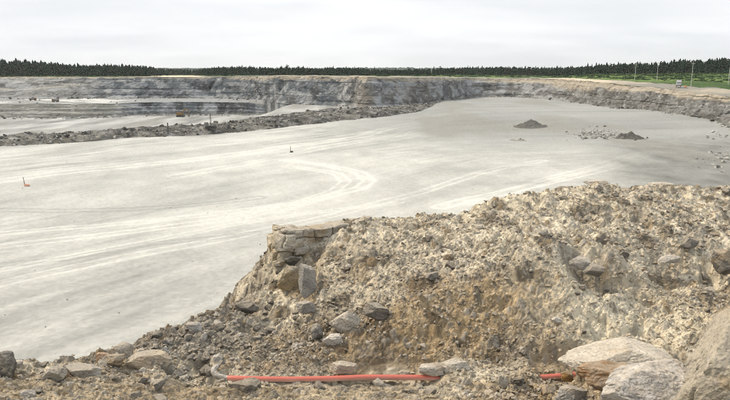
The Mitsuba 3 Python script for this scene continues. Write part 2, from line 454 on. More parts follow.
col = mixc(col, mixc(TAN, [.40, .365, .295], n3(P, .3, 3, 46)), sst(1 - rimw * 1.3, 1 - rimw * .7, V2 + (n3(P, .12, 3, 45) - .5) * .16) * (rimw > .005))
P = np.concatenate([P[:1] - [0, 0, 12.0], P]); col = np.concatenate([col[:1], col])
put('quarry_wall', (P.reshape(-1, 3), grid_faces(len(v) + 1, len(x))), 'rock_mat', 'tall grey blasted rock wall across the far side of the pit', kind='structure', color=col.reshape(-1, 3), smooth=False)
UP_B = B
UP_X = x
RIMTOP = P[-1]

low = [(-260, 119, -10, 104.5, 26), (0, 118, -10, 104.3, 26), (80, 118, -10, 104, 26), (118, 117, -10, 103.5, 20), (138, 115.5, -10, 102.5, 9), (200, 115, -10, 102, 7), (250, 115, -10, 102.8, 7),
       (262, 115, -10, 105, 7), (276, 114.5, -10, 109.5, 7), (296, 114, -10, 113.2, 5)]
x, v, P, B, LT, d = wall_sheet(low, 800, 56, ([0, .12, .34, .42, .62, .70, 1], [0, .22, .30, .55, .60, .82, 1.0]), 0.7, 61)
X2, V2 = np.meshgrid(x, v)
gentle = (1 - sst(105, 140, X2))
col = mixc(BLUE * 1.0, PALE * 1.05, sst(.42, .58, n3(P * [1, 1, .5], .12, 4, 62)) * .9)
col = mixc(col, DARK, sst(.50, .66, n3(P * [1, 1, .35], .13, 4, 63)) * .85)
sl = mixc([.145, .152, .138], [.25, .258, .24], sst(.35, .65, n3(P * [1, 1, 2], .06, 4, 64)))
sl = mixc(sl, [.09, .09, .085], np.exp(-((V2 - .04) / .07) ** 2) * .8)
sl = mixc(sl, [.09, .092, .088], np.exp(-((V2 - .50 - .05 * np.sin(X2 * .045)) / .05) ** 2) * .35)
sl = mixc(sl, [.36, .36, .34], np.exp(-((V2 - .36 - .10 * np.sin(X2 * .03 + 1)) / .05) ** 2) * .7)
col = mixc(col, sl, gentle)
col = mixc(col, [.15, .145, .125], sst(.35, .05, V2) * (1 - gentle) * .6)
put('quarry_wall', (P.reshape(-1, 3), grid_faces(len(v), len(x))), 'rock_mat', 'lower grey rock face below the left bench', kind='structure', color=col.reshape(-1, 3), smooth=False)

# the pale bench between the two walls
nb = 26
xx = np.linspace(-260, 296, 500)
E0 = np.stack([np.interp(xx, x, LT[:, q]) for q in range(3)], 1)
E1 = np.stack([np.interp(xx, UP_X, UP_B[:, q]) for q in range(3)], 1)
t = np.linspace(-0.01, 1.04, nb)[:, None, None]
P = E0[None] * (1 - t) + E1[None] * t
P[..., 2] += (n3(P * [1, 1, 0], .06, 3, 71) - .5) * .9
tt = t[..., 0]
col = mixc([.22, .23, .228], [.44, .45, .44], sst(.3, .65, n3(P * [1, 2, 0], .05, 3, 72)))
col = mixc(col, [.20, .212, .22], sst(105, 150, xx)[None] * .9 + 0 * tt)
k = 700
ii = RNG.integers(0, 800, k)
LB = B[np.minimum(ii, len(B) - 1)] + np.stack([RNG.normal(0, 2, k), RNG.uniform(-16, 2, k) * RNG.uniform(0, 1, k), 0 * ii], 1)
LB[:, 2] = floor_z(LB[:, 0], LB[:, 1])
m, c = many_rocks(LB, .3 + RNG.pareto(2.6, k).clip(0, 3) * .45, mixc([.05, .052, .05], [.40, .41, .40], RNG.uniform(0, 1, k)), 15)
put('quarry_wall_001__fallen_rock', m, 'earth_mat', kind='stuff', color=c)
k = 500
bi = RNG.integers(0, len(xx), k); bt = RNG.uniform(0, 1, k)
bpos = E0[bi] * (1 - bt)[:, None] + E1[bi] * bt[:, None]
m, c = many_rocks(bpos, .2 + RNG.pareto(2.6, k).clip(0, 3) * .3, mixc([.06, .062, .06], [.38, .39, .38], RNG.uniform(0, 1, k)), 17)
put('quarry_bench__loose_rock', m, 'earth_mat', kind='stuff', color=c)
put('quarry_bench', (P.reshape(-1, 3), grid_faces(nb, len(xx))), 'earth_mat', 'pale level bench between the two left rock faces', kind='structure', color=col.reshape(-1, 3), smooth=True)

# rubble at the foot of the walls
k = 900
ii = RNG.integers(0, len(UP_X), k)
fp = UP_B[ii] + np.stack([RNG.normal(0, 2, k), RNG.uniform(-9, 2, k) * RNG.uniform(0, 1, k), RNG.uniform(-.2, .1, k)], 1)
fp[:, 2] = np.where(UP_X[ii] < 290, fp[:, 2] + .2, floor_z(fp[:, 0], fp[:, 1]))
m, c = many_rocks(fp, .3 + RNG.pareto(3, k).clip(0, 3) * .5, mixc([.05, .05, .048], [.25, .245, .23], RNG.uniform(0, 1, k)), 5)
put('quarry_wall__fallen_rock', m, 'earth_mat', kind='stuff', color=c)

# ------------------------------------------------------------------ plateau behind the rim
nx = 420
ti = np.linspace(0, len(RIMTOP) - 1, nx).astype(int)
px_ = UP_X[ti]
R0 = RIMTOP[ti] + [0, 0, -.15]
tree_base = np.interp(px_, [-260, 0, 150, 165, 195, 205, 470, 560, 600, 730, 860], [76.5, 76.3, 76.6, 75.8, 75.6, 75.8, 75.5, 76.2, 74.2, 73.5, 72])
tree_dist = np.interp(px_, [-260, 0, 150, 170, 195, 210, 330, 470, 560, 600, 730, 860], [640, 620, 620, 760, 760, 600, 620, 640, 610, 560, 500, 470])
TB = np.array([at(a, b, c_) for a, b, c_ in zip(px_, tree_base, tree_dist)])
rows = []
for s in np.linspace(-.0, 1, 30):
    rows.append(R0 * (1 - s) + TB * s)
for s in (1.15, 1.4, 2.0, 3.0, 5.0, 9.0):
    rows.append(TB * [s, s, 1] + [0, 0, (s - 1) * 1.2])
P = np.array(rows)
P[1:30, :, 2] += (n3(P[1:30] * [1, 1, 0], .05, 3, 81) - .5) * .9
nr = len(rows)
put('plateau', (P.reshape(-1, 3), grid_faces(nr, nx)), 'grass_mat', 'green level ground between the pit rim and the forest', kind='structure', smooth=True)
PLAT = P
from scipy.interpolate import LinearNDInterpolator
plat_z = LinearNDInterpolator(P[:32].reshape(-1, 3)[:, :2], P[:32].reshape(-1, 3)[:, 2])
# stripped bare strip along the rim
ns = 8
wst = np.interp(px_, [-260, 0, 140, 152, 160, 195, 205, 540, 600, 640, 690, 860], [.12, .12, .12, .5, .96, .96, .3, .18, .30, .30, .22, .25])
S = np.linspace(0, 1, ns)[:, None] * wst[None]
P = R0[None] * (1 - S[..., None]) + TB[None] * S[..., None]
P[..., 2] += .55 + (n3(P * [1, 1, 0], .11, 3, 82) - .5) * 1.0
P[0, :, 2] -= .5; P[-1, :, 2] -= 1.2
col = mixc([.27, .25, .205], [.17, .17, .155], sst(.38, .56, n3(P * [1, 1, 0], .03, 3, 83)))
col = mixc(col, [.16, .16, .15], (1 - sst(60, 150, px_))[None] + 0 * S)
col = mixc(col, [.45, .40, .31], (sst(148, 158, px_) * sst(206, 196, px_) + sst(530, 570, px_) * sst(630, 590, px_) * .8)[None] + 0 * S)
put('stripped_ground', (P.reshape(-1, 3), grid_faces(ns, nx)), 'earth_mat', 'strip of bare tan ground along the pit rim', kind='structure', color=col.reshape(-1, 3), smooth=True)

# distant wooded hills
xx = np.linspace(-2600, 2600, 900)
hz = 26 + 9 * n3(np.stack([xx, 0 * xx, 0 * xx], -1), .0016, 3, 91) + 6 * RNG.uniform(0, 1, len(xx))
rowsz = [(1900, 2 * np.ones_like(xx)), (2250, hz * .72), (2600, hz), (3200, hz * .5)]
P = np.array([np.stack([xx, yy + 0 * xx, zz], -1) for yy, zz in rowsz])
put('hills', (P.reshape(-1, 3), grid_faces(4, len(xx))), 'earth_mat', 'low wooded hills on the horizon', kind='structure', color=np.tile([.030, .050, .045], (4 * len(xx), 1)), smooth=False)


# ------------------------------------------------------------------ forest
def conifer(seed, h=1.0, tiers=7, wide=.17, sides=7):
    r = np.random.default_rng(seed)
    V, Fc, C, n = [], [], [], 0
    tr = barm([0, 0, -.03], [0, 0, .9], .012, 5, .003)
    V.append(np.array(tr.vertices)); Fc.append(np.array(tr.faces)); C.append(np.tile([.04, .04, .035], (len(tr.vertices), 1))); n = len(tr.vertices)
    for k in range(tiers):
        z0 = .10 + .80 * k / tiers
        z1 = z0 + .26 * (1 - .35 * k / tiers)
        rad = wide * (1 - k / (tiers + .5)) ** .85
        a = np.arange(2 * sides) * np.pi / sides + r.uniform(0, 6)
        rr = rad * np.where(np.arange(2 * sides) % 2, r.uniform(.35, .6, 2 * sides), r.uniform(.8, 1.25, 2 * sides))
        ring = np.stack([np.cos(a) * rr, np.sin(a) * rr, z0 + r.uniform(-.03, .03, 2 * sides)], 1)
        top = np.array([[r.uniform(-.01, .01), 0, min(z1, 1.0 if k == tiers - 1 else .97)]])
        f = np.stack([np.arange(2 * sides), (np.arange(2 * sides) + 1) % (2 * sides), np.full(2 * sides, 2 * sides)], 1)
        V.append(np.vstack([ring, top])); Fc.append(f + n); n += 2 * sides + 1
        C.append(np.tile(np.array([.010, .032, .022]) * r.uniform(.7, 1.35), (2 * sides + 1, 1)))
    return np.vstack(V) * h, np.vstack(Fc), np.vstack(C)


def broadleaf(seed, clumps=44):
    r = np.random.default_rng(seed)
    tr = barm([0, 0, -.03], [0, 0, .55], .018, 5, .008)
    V, Fc, C, n = [np.array(tr.vertices)], [np.array(tr.faces)], [np.tile([.07, .07, .06], (len(tr.vertices), 1))], len(tr.vertices)
    for k in range(clumps):
        d = r.normal(size=3); d /= np.linalg.norm(d)
        c = np.array([0, 0, .60]) + d * np.array([.19, .19, .36]) * r.uniform(.3, 1)
        v, f = PEB[r.integers(len(PEB))]
        v = v * r.uniform(.05, .10)
        V.append(v + c); Fc.append(f + n); n += len(v)
        C.append(np.tile(np.array([.014, .034, .018]) * r.uniform(.6, 1.4), (len(v), 1)))
    return np.vstack(V), np.vstack(Fc), np.vstack(C)


CON = [conifer(300 + q, 1, 6 + q % 3, .13 + .02 * (q % 4)) for q in range(10)]
BRO = [broadleaf(400 + q) for q in range(6)]
CONP = [mikit.ply((a, b), 'leaf_mat', color=c) for a, b, c in CON]
BROP = [mikit.ply((a, b), 'leaf_mat', color=c) for a, b, c in BRO]
height_at = lambda q: np.interp(q, [-200, 0, 90, 150, 160, 200, 206, 250, 275, 300, 360, 400, 465, 500, 560, 590, 620, 680, 730, 860],
                                [17.5, 17, 13.5, 11.5, 9, 9, 9.5, 11.0, 9.5, 9.8, 8.2, 7.6, 9.0, 10.2, 9.3, 9.0, 10.8, 12.5, 13, 14])
tb_at = lambda q: np.stack([np.interp(q, px_, TB[:, j]) for j in range(3)], -1)
# trees of the front edge stand apart
r = np.random.default_rng(12)
spots = []
for q in np.arange(-40, 775, 4.6):
    if 151 < q < 200 and r.uniform() < .6:
        continue
    q2 = q + r.uniform(-2, 2)
    base = tb_at(q2) * [1, 1, 1]
    s = r.uniform(-12, 8) + (-14 if r.uniform() < .15 else 0)
    base = base + np.array([base[0], base[1], 0]) / np.hypot(base[0], base[1]) * s
    spiky = 275 < q2 < 470 or 578 < q2 < 625
    stand = .84 + .32 * float(meshkit.fbm(np.array([q2 * .035, 3.3, 0]), 3, 5)) * (1 if q2 > 150 else .9)
    h = stand * height_at(q2) * (r.uniform(.72, 1.25) if spiky else r.uniform(.76, 1.03))
    spots.append((q2, base, h, r.integers(10), r.uniform() < (.12 if q2 < 400 else .2)))
for q2, base, h, kk, leafy in spots:
    key = newkey('birch_tree' if leafy else 'spruce_tree')
    wid = h * (r.uniform(.85, 1.2) if 275 < q2 < 470 or leafy else r.uniform(1.2, 1.7))
    scene[key] = {**(BROP[kk % 6] if leafy else CONP[kk]), 'to_world': T().translate([float(q) for q in base - [0, 0, .3]]).rotate([0, 0, 1], float(r.uniform(0, 360))).scale([wid, wid, h])}
    zone = ('left forest edge above the terraces' if q2 < 155 else 'centre forest edge above the tall wall' if q2 < 470 else 'forest edge above the tan rim' if q2 < 590 else 'right forest edge behind the green meadow')
    if leafy:
        tagkey(key, 'lighter green round crowned tree at the ' + zone, 'tree', 'leafy trees, ' + zone)
    else:
        tagkey(key, 'dark narrow spruce standing at the ' + zone, 'tree', 'spruces, ' + zone)
# the mass behind
V, Fc, C, n = [], [], [], 0
for k in range(3600):
    q = r.uniform(-230, 860)
    far = r.uniform() ** 1.3
    base = tb_at(q)
    s = 1.0 + .02 + far * (.34 if not 150 < q < 200 else .5)
    b = base * [s, s, 1] - [0, 0, .4]
    h = (.84 + .32 * float(meshkit.fbm(np.array([q * .035, 3.3, 0]), 3, 5))) * height_at(q) * (r.uniform(.84, 1.0) if r.uniform() < .97 else r.uniform(1.02, 1.14)) * (1 + .22 * (s - 1))
    leafy = r.uniform() < .3
    vv, ff, cc = BRO[r.integers(6)] if leafy else CON[r.integers(10)]
    if leafy:
        h *= .82
    a = r.uniform(0, 6.28)
    Rm = np.array([[math.cos(a), -math.sin(a), 0], [math.sin(a), math.cos(a), 0], [0, 0, 1]])
    wid = h * (r.uniform(.95, 1.25) if leafy else r.uniform(1.4, 2.0))
    V.append((vv * [wid, wid, h]) @ Rm.T + b); Fc.append(ff + n); n += len(vv); C.append(cc * r.choice([.7, .9, 1.0, 1.2, 1.6]))
put('forest', (np.vstack(V), np.vstack(Fc)), 'leaf_mat', 'dense dark forest of spruces behind the pit', 'forest', kind='stuff', color=np.vstack(C))

# shrubs and rough grass between the rim and the trees
V, Fc, C, n = [], [], [], 0
for k in range(900):
    q = r.choice([r.uniform(585, 860), r.uniform(380, 860)])
    f_ = np.interp(q, px_, np.arange(nx)); s_ = 1 - r.uniform(0, .62) ** 1.3
    a0, a1 = R0[int(f_)], TB[int(f_)]
    b = a0 * (1 - s_) + a1 * s_
    zz_ = plat_z(b[0], b[1])
    if not np.isfinite(zz_) or s_ < .36:
        continue
    b[2] = zz_ - .15
    vv, ff = PEB[r.integers(len(PEB))]
    for _ in range(5):
        o = r.normal(0, .7, 3) * [1.6, 1.2, 0]
        w_ = vv * r.uniform(.4, 1.1) * [1.3, 1.0, .9] * (.5 + r.uniform() ** 3 * 1.5) + b + o + [0, 0, .3]
        V.append(w_); Fc.append(ff + n); n += len(vv)
        C.append(np.tile(np.array([.030, .058, .022]) * r.uniform(.5, 1.5), (len(vv), 1)))
put('shrubs', (np.vstack(V), np.vstack(Fc)), 'leaf_mat', 'low green shrubs scattered over the meadow before the forest', 'shrubs', kind='stuff', color=np.vstack(C))

# ------------------------------------------------------------------ the bank the photograph is taken from
CTRL = []


def ctl(px, py, Y):
    p = at(px, py, Y); CTRL.append((p[0], p[1], p[2] - EYE))


# rim and crest: (px, py, Y)
EDGE = [(-90, 366, 8.0), (0, 362, 8.2), (60, 361, 8.5), (120, 350, 9.0), (165, 332, 9.6), (200, 319, 10.0), (235, 303, 10.6), (258, 293, 11.1), (268, 284, 11.5), (273, 250, 12.0), (279, 234, 12.3), (300, 229, 12.6),
        (340, 220, 12.8), (370, 216, 12.9), (430, 211, 13.0), (475, 203, 13.2), (520, 191, 13.5), (560, 187, 13.7), (600, 182, 14.0), (660, 183, 14.2), (730, 187, 14.3), (800, 190, 14.4), (900, 196, 14.4)]
for i, (a, b, c_) in enumerate(EDGE):
    ctl(a, b, c_)
    e = at(a, b, c_); f_ = np.array(EDGE[min(i + 1, len(EDGE) - 1)]); g_ = np.array(EDGE[max(i - 1, 0)])
    tg = at(*f_) - at(*g_)
    o = np.array([-tg[1], tg[0]]); o /= np.linalg.norm(o)
    if i in (8, 9, 10):
        o = np.array([-.94, .35])
    hi = 0 if a < 262 else .35
    for dd, dz in ((.5, .22 + hi), (1.4, 1.2 + hi), (3.2, 3.3), (6.0, 6.4)):
        CTRL.append((e[0] + o[0] * dd, e[1] + o[1] * dd, e[2] - EYE - dz))
for a, b, c_ in [
    (-60, 400, 6.6), (0, 400, 6.7), (100, 400, 6.8), (200, 400, 6.8), (300, 400, 6.7), (420, 400, 6.6), (520, 400, 6.6), (620, 400, 6.4), (730, 400, 6.2), (820, 400, 6.2),
    (0, 380, 7.5), (100, 378, 7.7), (200, 379, 7.75), (300, 385, 7.5), (430, 386, 7.4), (520, 384, 7.4), (620, 384, 6.9),
    (300, 374, 7.95), (360, 374, 7.95), (420, 374, 7.95), (240, 374, 8.0), (550, 372, 7.9),
    (60, 368, 8.1), (130, 362, 8.4), (200, 352, 8.7), (250, 350, 8.8), (220, 332, 9.5), (262, 320, 9.9),
    (300, 362, 8.3), (360, 362, 8.3), (420, 360, 8.3), (480, 360, 8.3), (540, 358, 8.2), (600, 350, 8.2), (660, 345, 8.1), (730, 330, 8.3),
    (280, 340, 9.1), (320, 335, 8.95), (400, 330, 8.7), (480, 330, 8.65), (560, 325, 8.55), (620, 326, 8.8), (670, 318, 9.0), (730, 305, 9.1),
    (285, 305, 10.7), (320, 300, 9.75), (400, 295, 9.45), (480, 290, 9.25), (560, 292, 9.05), (620, 298, 9.3), (680, 290, 9.5), (730, 282, 9.6), (840, 280, 9.6),
    (290, 275, 11.5), (320, 268, 10.9), (400, 262, 10.3), (480, 255, 10.1), (560, 258, 9.75), (620, 262, 9.85), (680, 258, 10.1), (730, 255, 10.2),
    (310, 245, 12.0), (380, 238, 11.6), (470, 230, 11.6), (560, 222, 11.4), (640, 220, 11.6), (730, 222, 11.7), (850, 224, 11.7),
    (560, 202, 12.6), (640, 198, 12.8), (730, 202, 12.9), (470, 214, 12.4)]:
    ctl(a, b, c_)
for X in (-14, -8, -4, 0, 4, 8, 14):
    for Y, z in ((4.5, -2.9), (3.0, -2.2), (1.5, -1.75), (0, -1.7), (-3, -1.7)):
        CTRL.append((X, Y, z))
CTRL = np.array(CTRL)
rb = RBFInterpolator(CTRL[:, :2], CTRL[:, 2], kernel='linear', neighbors=24)
G = 0.15
bx0, by0, bnx, bny = -16.0, -2.0, 216, 144
gxs, gys = bx0 + np.arange(bnx) * G, by0 + np.arange(bny) * G
GX, GY = np.meshgrid(gxs, gys)
GZ = gaussian_filter(rb(np.stack([GX, GY], -1).reshape(-1, 2)).reshape(bny, bnx), 1.2)


def sample(A, iy, ix):
    iy, ix = np.broadcast_arrays(np.asarray(iy, float), np.asarray(ix, float))
    return map_coordinates(A, [iy.ravel(), ix.ravel()], order=1, mode='nearest').reshape(iy.shape)


def base_z(X, Y):
    return sample(GZ, (np.asarray(Y) - by0) / G, (np.asarray(X) - bx0) / G)


gslope = gaussian_filter(np.hypot(*np.gradient(GZ, G)), 1.5)


def base_slope(X, Y):
    return sample(gslope, (np.asarray(Y) - by0) / G, (np.asarray(X) - bx0) / G)


def lumps(X, Y, cell, rmin, rmax, dens, seed, squash=.8):
    """stones half buried in the earth: height above the earth, and a random number of the stone (0 where none)"""
    cx, cy = np.floor(X / cell), np.floor(Y / cell)
    H, ID = np.zeros_like(X), np.zeros_like(X)
    for a in (-1, 0, 1):
        for b in (-1, 0, 1):
            qx, qy = cx + a, cy + b
            w = lambda s_: meshkit.noise(np.stack([qx + .0, qy + .0, qx * 0 + s_], -1), seed)
            r1, r2, r3, r4, r5 = w(1), w(2), w(3), w(4), w(5)
            R_ = rmin + (rmax - rmin) * r3 ** 2.5
            ang = r5 * 6.283
            dx, dy = X - (qx + r1) * cell, Y - (qy + r2) * cell
            ex, ey = dx * np.cos(ang) + dy * np.sin(ang), (-dx * np.sin(ang) + dy * np.cos(ang)) * (1.1 + .7 * r1)
            dd = np.maximum(np.abs(ex) * .92 + np.abs(ey) * .38, np.hypot(ex, ey)) / R_
            h = R_ * squash * np.clip(1 - dd ** 3, 0, 1) ** .6 * (r4 < dens) * (1 + .35 * (ex / R_) * (r2 - .5))
            ID = np.where(h > H, .02 + .98 * r5, ID)
            H = np.maximum(H, h)
    return H, ID


HOLLOWS = [(3.52, 9.75, .30, .34), (4.9, 10.0, .40, .30), (5.7, 9.9, .45, .30), (-.15, 9.3, .28, .16), (-1.55, 9.6, .35, .18), (1.9, 10.3, .22, .14)]


def ground_detail(X, Y, fine=True):
    """(height, stone number) of the clods, stones and runnels on top of base_z"""
    Z = base_z(X, Y)
    P = np.stack([X, Y, Z], -1)
    sl = base_slope(X, Y)
    near = 1 - .6 * sst(7.9, 7.5, Y) * sst(1.6, .9, X)                               # the trodden strip in front is smoother
    d = (n3(P, 1.1, 3, 101) - .5) * .26 * near + (n3(P, 4.2, 3, 102) - .5) * .16 * near + (n3(P, 13, 3, 103) - .5) * .095 * near + (n3(P, 34, 2, 110) - .5) * .075
    d += (np.abs(n3(P, 2.6, 4, 106) - .5) - .12) * .26 * near * sst(.25, .6, n3(P, .8, 2, 107) + .25 * sst(.4, .8, sl))          # broken clods
    run = n3(P * [1.0, .22, .22], 3.2, 4, 104)                                     # rain runnels down the steep face
    d -= sst(.5, .72, run) * .17 * sst(.45, .9, sl)
    hole = sst(.58, .72, n3(P, 2.1, 3, 105)) * .15 * near
    for hx, hy, hr, hd in HOLLOWS:
        hole = hole + hd * np.exp(-((X - hx) ** 2 + (Y - hy) ** 2) / hr ** 2)
    d -= hole
    h1, i1 = lumps(X, Y, .62, .05, .15, .32, 111, .6)
    h2, i2 = lumps(X + .3, Y, .27, .03, .10, .55, 112)
    h3, i3 = lumps(X, Y + .1, .115, .015, .045, .6, 113)
    H = np.maximum(np.maximum(h1, h2), h3)
    ID = np.where(H <= 0, 0, np.where(h1 >= H, i1, np.where(h2 >= H, i2, i3)))
    H = H * (.35 + .65 * near)
    out = Z + d + H
    # the hollow in which the pipe lies; between X = 1.0 and 2.3 it has been filled in again
    open_ = np.interp(X, [-2.6, -2.35, .92, 1.05, 2.22, 2.36, 2.95, 3.1], [0, 1, 1, 0, 0, 1, 1, 0])
    cap = np.interp(Y, [6.8, 7.12, 7.36, 7.55, 7.80, 8.04, 8.22, 8.36, 8.7], [4, -3.4, -3.92, -4.13, -4.13, -4.12, -4.0, -3.5, 4]) + (n3(P, 9, 3, 108) - .5) * .07 + .5 * H
    out = np.where(open_ > 0, np.minimum(out, cap * open_ + out * (1 - open_)), out)
    fill = np.interp(X, [.85, 1.1, 2.2, 2.42], [0, 1, 1, 0]) * np.exp(-((Y - 7.80) / .30) ** 2)
    out = out * (1 - fill) + fill * np.maximum(out, -3.965 + (n3(P, 6, 3, 109) - .5) * .10 + .6 * H)
    return out, ID, sl, P, d


NU, NV = 880, 640
uu = np.linspace(-1, 1, NU)
vv = np.concatenate([np.linspace(3.5, 6.2, 40, endpoint=False), np.linspace(6.2, 15.2, NV - 70, endpoint=False), np.linspace(15.2, 19, 30)])
U, VV = np.meshgrid(uu, vv)
X = U * (.72 * VV + .8); Y = VV.copy()
Z, ID, SL, P, D = ground_detail(X, Y)
FG = np.stack([X, Y, Z], -1)
# colours of the earth itself: pale crushed top, ochre moraine in the dug face, grey rubble to the left
pale, ochre, umber, greyish, cream = [np.array(q) for q in ([.62, .565, .45], [.30, .215, .112], [.135, .092, .050], [.195, .182, .160], [.60, .55, .43])]
c = mixc(pale, pale * .72, sst(.35, .65, n3(P, 1.6, 4, 121)))
dug = sst(.36, .66, SL + (n3(P, .9, 3, 122) - .5) * .5) * sst(13.0, 10.6, Y)
dug = np.maximum(dug, .72 * sst(8.0, 8.3, Y) * sst(9.9, 9.2, Y + (n3(P, 1.4, 3, 130) - .5) * 1.2) * sst(-2.2, -1.4, X))
c = mixc(c, mixc(ochre, umber, sst(.36, .60, n3(P, 1.3, 4, 123))), dug * .95)
c = mixc(c, ochre, sst(.52, .64, n3(P + 9, .75, 3, 124)) * .55 * sst(12.0, 10.3, Y))
leftr = sst(-1.3, -2.2, X + .12 * (Y - 9)) * sst(8.3, 9.0, Y + .0 * X)
c = mixc(c, greyish * (.75 + .5 * n3(P, 3, 3, 125))[..., None], leftr * .8)
c = mixc(c, [.30, .245, .165], sst(8.1, 7.6, Y) * sst(1.5, .3, X) * .8)
sand = np.exp(-(((X - 3.95) / 1.15) ** 2 + ((Y - 8.8) / .75) ** 2))
c = mixc(c, cream, np.clip(sand * 1.3, 0, 1) * .9)
c = mixc(c, greyish * .9, sst(.56, .7, n3(P + 4, 2.4, 3, 126)) * .55)
c = mixc(c, cream * .95, sst(.53, .66, n3(P + 7, 1.5, 4, 127)) * (.10 + .6 * sst(9.3, 10.8, Y)) * sst(8.2, 8.6, Y))        # chalky crushed rock
c = mixc(c, [.085, .066, .045], sst(.55, .66, n3(P + 2, 3.6, 4, 128)) * .75)                        # dark loam
c = c * (.30 + 1.35 * n3(P, 11, 3, 129))[..., None]
c = mixc(c, [.62, .57, .45], np.clip(sand * 1.2, 0, 1) * .95 * (.65 + .35 * sst(.35, .5, n3(P, 5, 3, 131))))
st = mixc([.11, .105, .095], [.47, .44, .385], ((ID * 7.13) % 1.0) ** 1.1)
st = mixc(st, [.29, .21, .115], (((ID * 31.7) % 1) < .22) * .8)
c = mixc(c, st, (ID > 0) * .72)
put('ground', (FG.reshape(-1, 3), grid_faces(len(vv), NU)), 'soil_mat', 'stony mound of pale earth and dug face on the near rim', kind='structure', color=c.reshape(-1, 3), smooth=True)


def surf(X, Y):
    """height of the finished ground (from its mesh)"""
    Y = np.asarray(Y, float); X = np.asarray(X, float)
    iy = np.interp(Y, vv, np.arange(len(vv)))
    iu = (X / (.72 * Y + .8) + 1) / 2 * (NU - 1)
    return sample(Z, iy, iu)


def hit(px, py):
    """where the line of sight of the photograph's pixel meets the ground"""
    ys = np.linspace(4.5, 17, 1600)
    k_ = (py - 200.0) / F
    xs = (px - 365.0) / F * ys / (cp - k_ * sp)
    below = -ys * rowdip(py) <= gaussian_surf(xs, ys)
    i = int(np.argmax(below)) if below.any() else len(ys) - 1
    return np.array([xs[i], ys[i], float(gaussian_surf(xs[i], ys[i]))])


def gaussian_surf(X, Y):
    return base_z(X, Y) + .02


# everything of the near bank is modelled with z = 0 at the eye; it stands EYE above the floor
UPZ = T().translate([0, 0, EYE])
scene['ground']['to_world'] = UPZ

# coarse slopes round the near bank, down to the floor and behind the camera
gx = np.linspace(-140, 140, 281); gy = np.linspace(-70, 60, 131)
XX, YY = np.meshgrid(gx, gy)
ex = np.array([at(*q)[:2] for q in EDGE])
ey = np.interp(XX, np.r_[-140, ex[:, 0], 140], np.r_[8.0, ex[:, 1], 16])
over = YY - ey
ZZ = np.where(over < 0, np.minimum(-1.9, -1.9 - .33 * np.clip(YY - 1, 0, 12)) - .9, -4.6 - 1.05 * np.maximum(over, 0)) - .6 * ((YY > 2) & (np.abs(XX) < 16))
ZZ = np.maximum(ZZ + (n3(np.stack([XX, YY, 0 * XX], -1), .25, 3, 131) - .5) * .9, -22.6)
put('slope', (np.stack([XX, YY, ZZ + EYE], -1).reshape(-1, 3), grid_faces(len(gy), len(gx))), 'earth_mat', 'earth slope falling from the near rim to the pit floor', kind='structure', color=np.tile([.24, .21, .165], (XX.size, 1)), smooth=True)

# stones of the ground ------------------------------------------------
def scatter(n, smin, power, smax, seed, ymax=14.6):
    r = np.random.default_rng(seed)
    Y = r.uniform(5.9, ymax, n); X = r.uniform(-1, 1, n) * (.62 * Y + .3)
    s = np.minimum(smin * (1 + r.pareto(power, n)), smax)
    return X, Y, s, r


def stone_colors(r, n):
    t_ = r.uniform(0, 1, n)
    c_ = mixc([.065, .06, .054], [.52, .49, .435], t_ ** 1.7)
    b_ = r.uniform(0, 1, n) < .25
    return mixc(c_, [.30, .215, .12], b_ * r.uniform(.4, .8, n))


X1, Y1, s1, r1 = scatter(80000, .011, 2.0, .055, 201)
keep = (meshkit.noise(np.stack([X1, Y1, 0 * X1], -1) * 1.2, 5) > r1.uniform(.16, .80, len(X1)))
thin = .25 + .75 * np.maximum(sst(7.6, 8.0, Y1), sst(.7, 1.3, X1)); thin *= 1 - .8 * np.exp(-(((X1 - 3.85) / 1.0) ** 2 + ((Y1 - 8.75) / .65) ** 2))
keep &= r1.uniform(0, 1, len(X1)) < thin
X1, Y1, s1 = X1[keep], Y1[keep], s1[keep]
n1 = len(X1)
own = np.stack([sample(c[..., q], np.interp(Y1, vv, np.arange(len(vv))), (X1 / (.72 * Y1 + .8) + 1) / 2 * (NU - 1)) for q in range(3)], -1)
c1 = mixc(own * r1.uniform(.55, 1.5, (n1, 1)), stone_colors(r1, n1), np.where(r1.uniform(0, 1, n1) < .66, .12, .8))   # crumbs of earth and true stones
m, cc = many_rocks(np.stack([X1, Y1, surf(X1, Y1)], 1), s1, c1, 6)
put('ground__gravel', m, 'stone_mat', kind='stuff', color=cc, to_world=UPZ)

PEB2 = []
for q in range(24):
    PEB2.append(big_rock(500 + q, (1, .8, .7), 3, 12, .02, .07))
X2, Y2, s2, r2 = scatter(330, .045, 2.6, .105, 202, 14.2)
ok = ~((np.abs(Y2 - 7.85) < .38) & (X2 > -2.1) & (X2 < 3))
X2, Y2, s2 = X2[ok][:290], Y2[ok][:290], s2[ok][:290]
cl = stone_colors(r2, len(X2))
for k in range(len(X2)):
    v_, f_ = PEB2[r2.integers(24)]
    s = s2[k]
    Rm = rot(r2.uniform(-30, 30), r2.uniform(-30, 30), r2.uniform(0, 360))
    w = (v_ * s) @ Rm.T + [X2[k], Y2[k], float(surf(X2[k], Y2[k])) + s * .22]
    put('ground__stone', (w, f_), 'stone_mat', color=cl[k], to_world=UPZ)

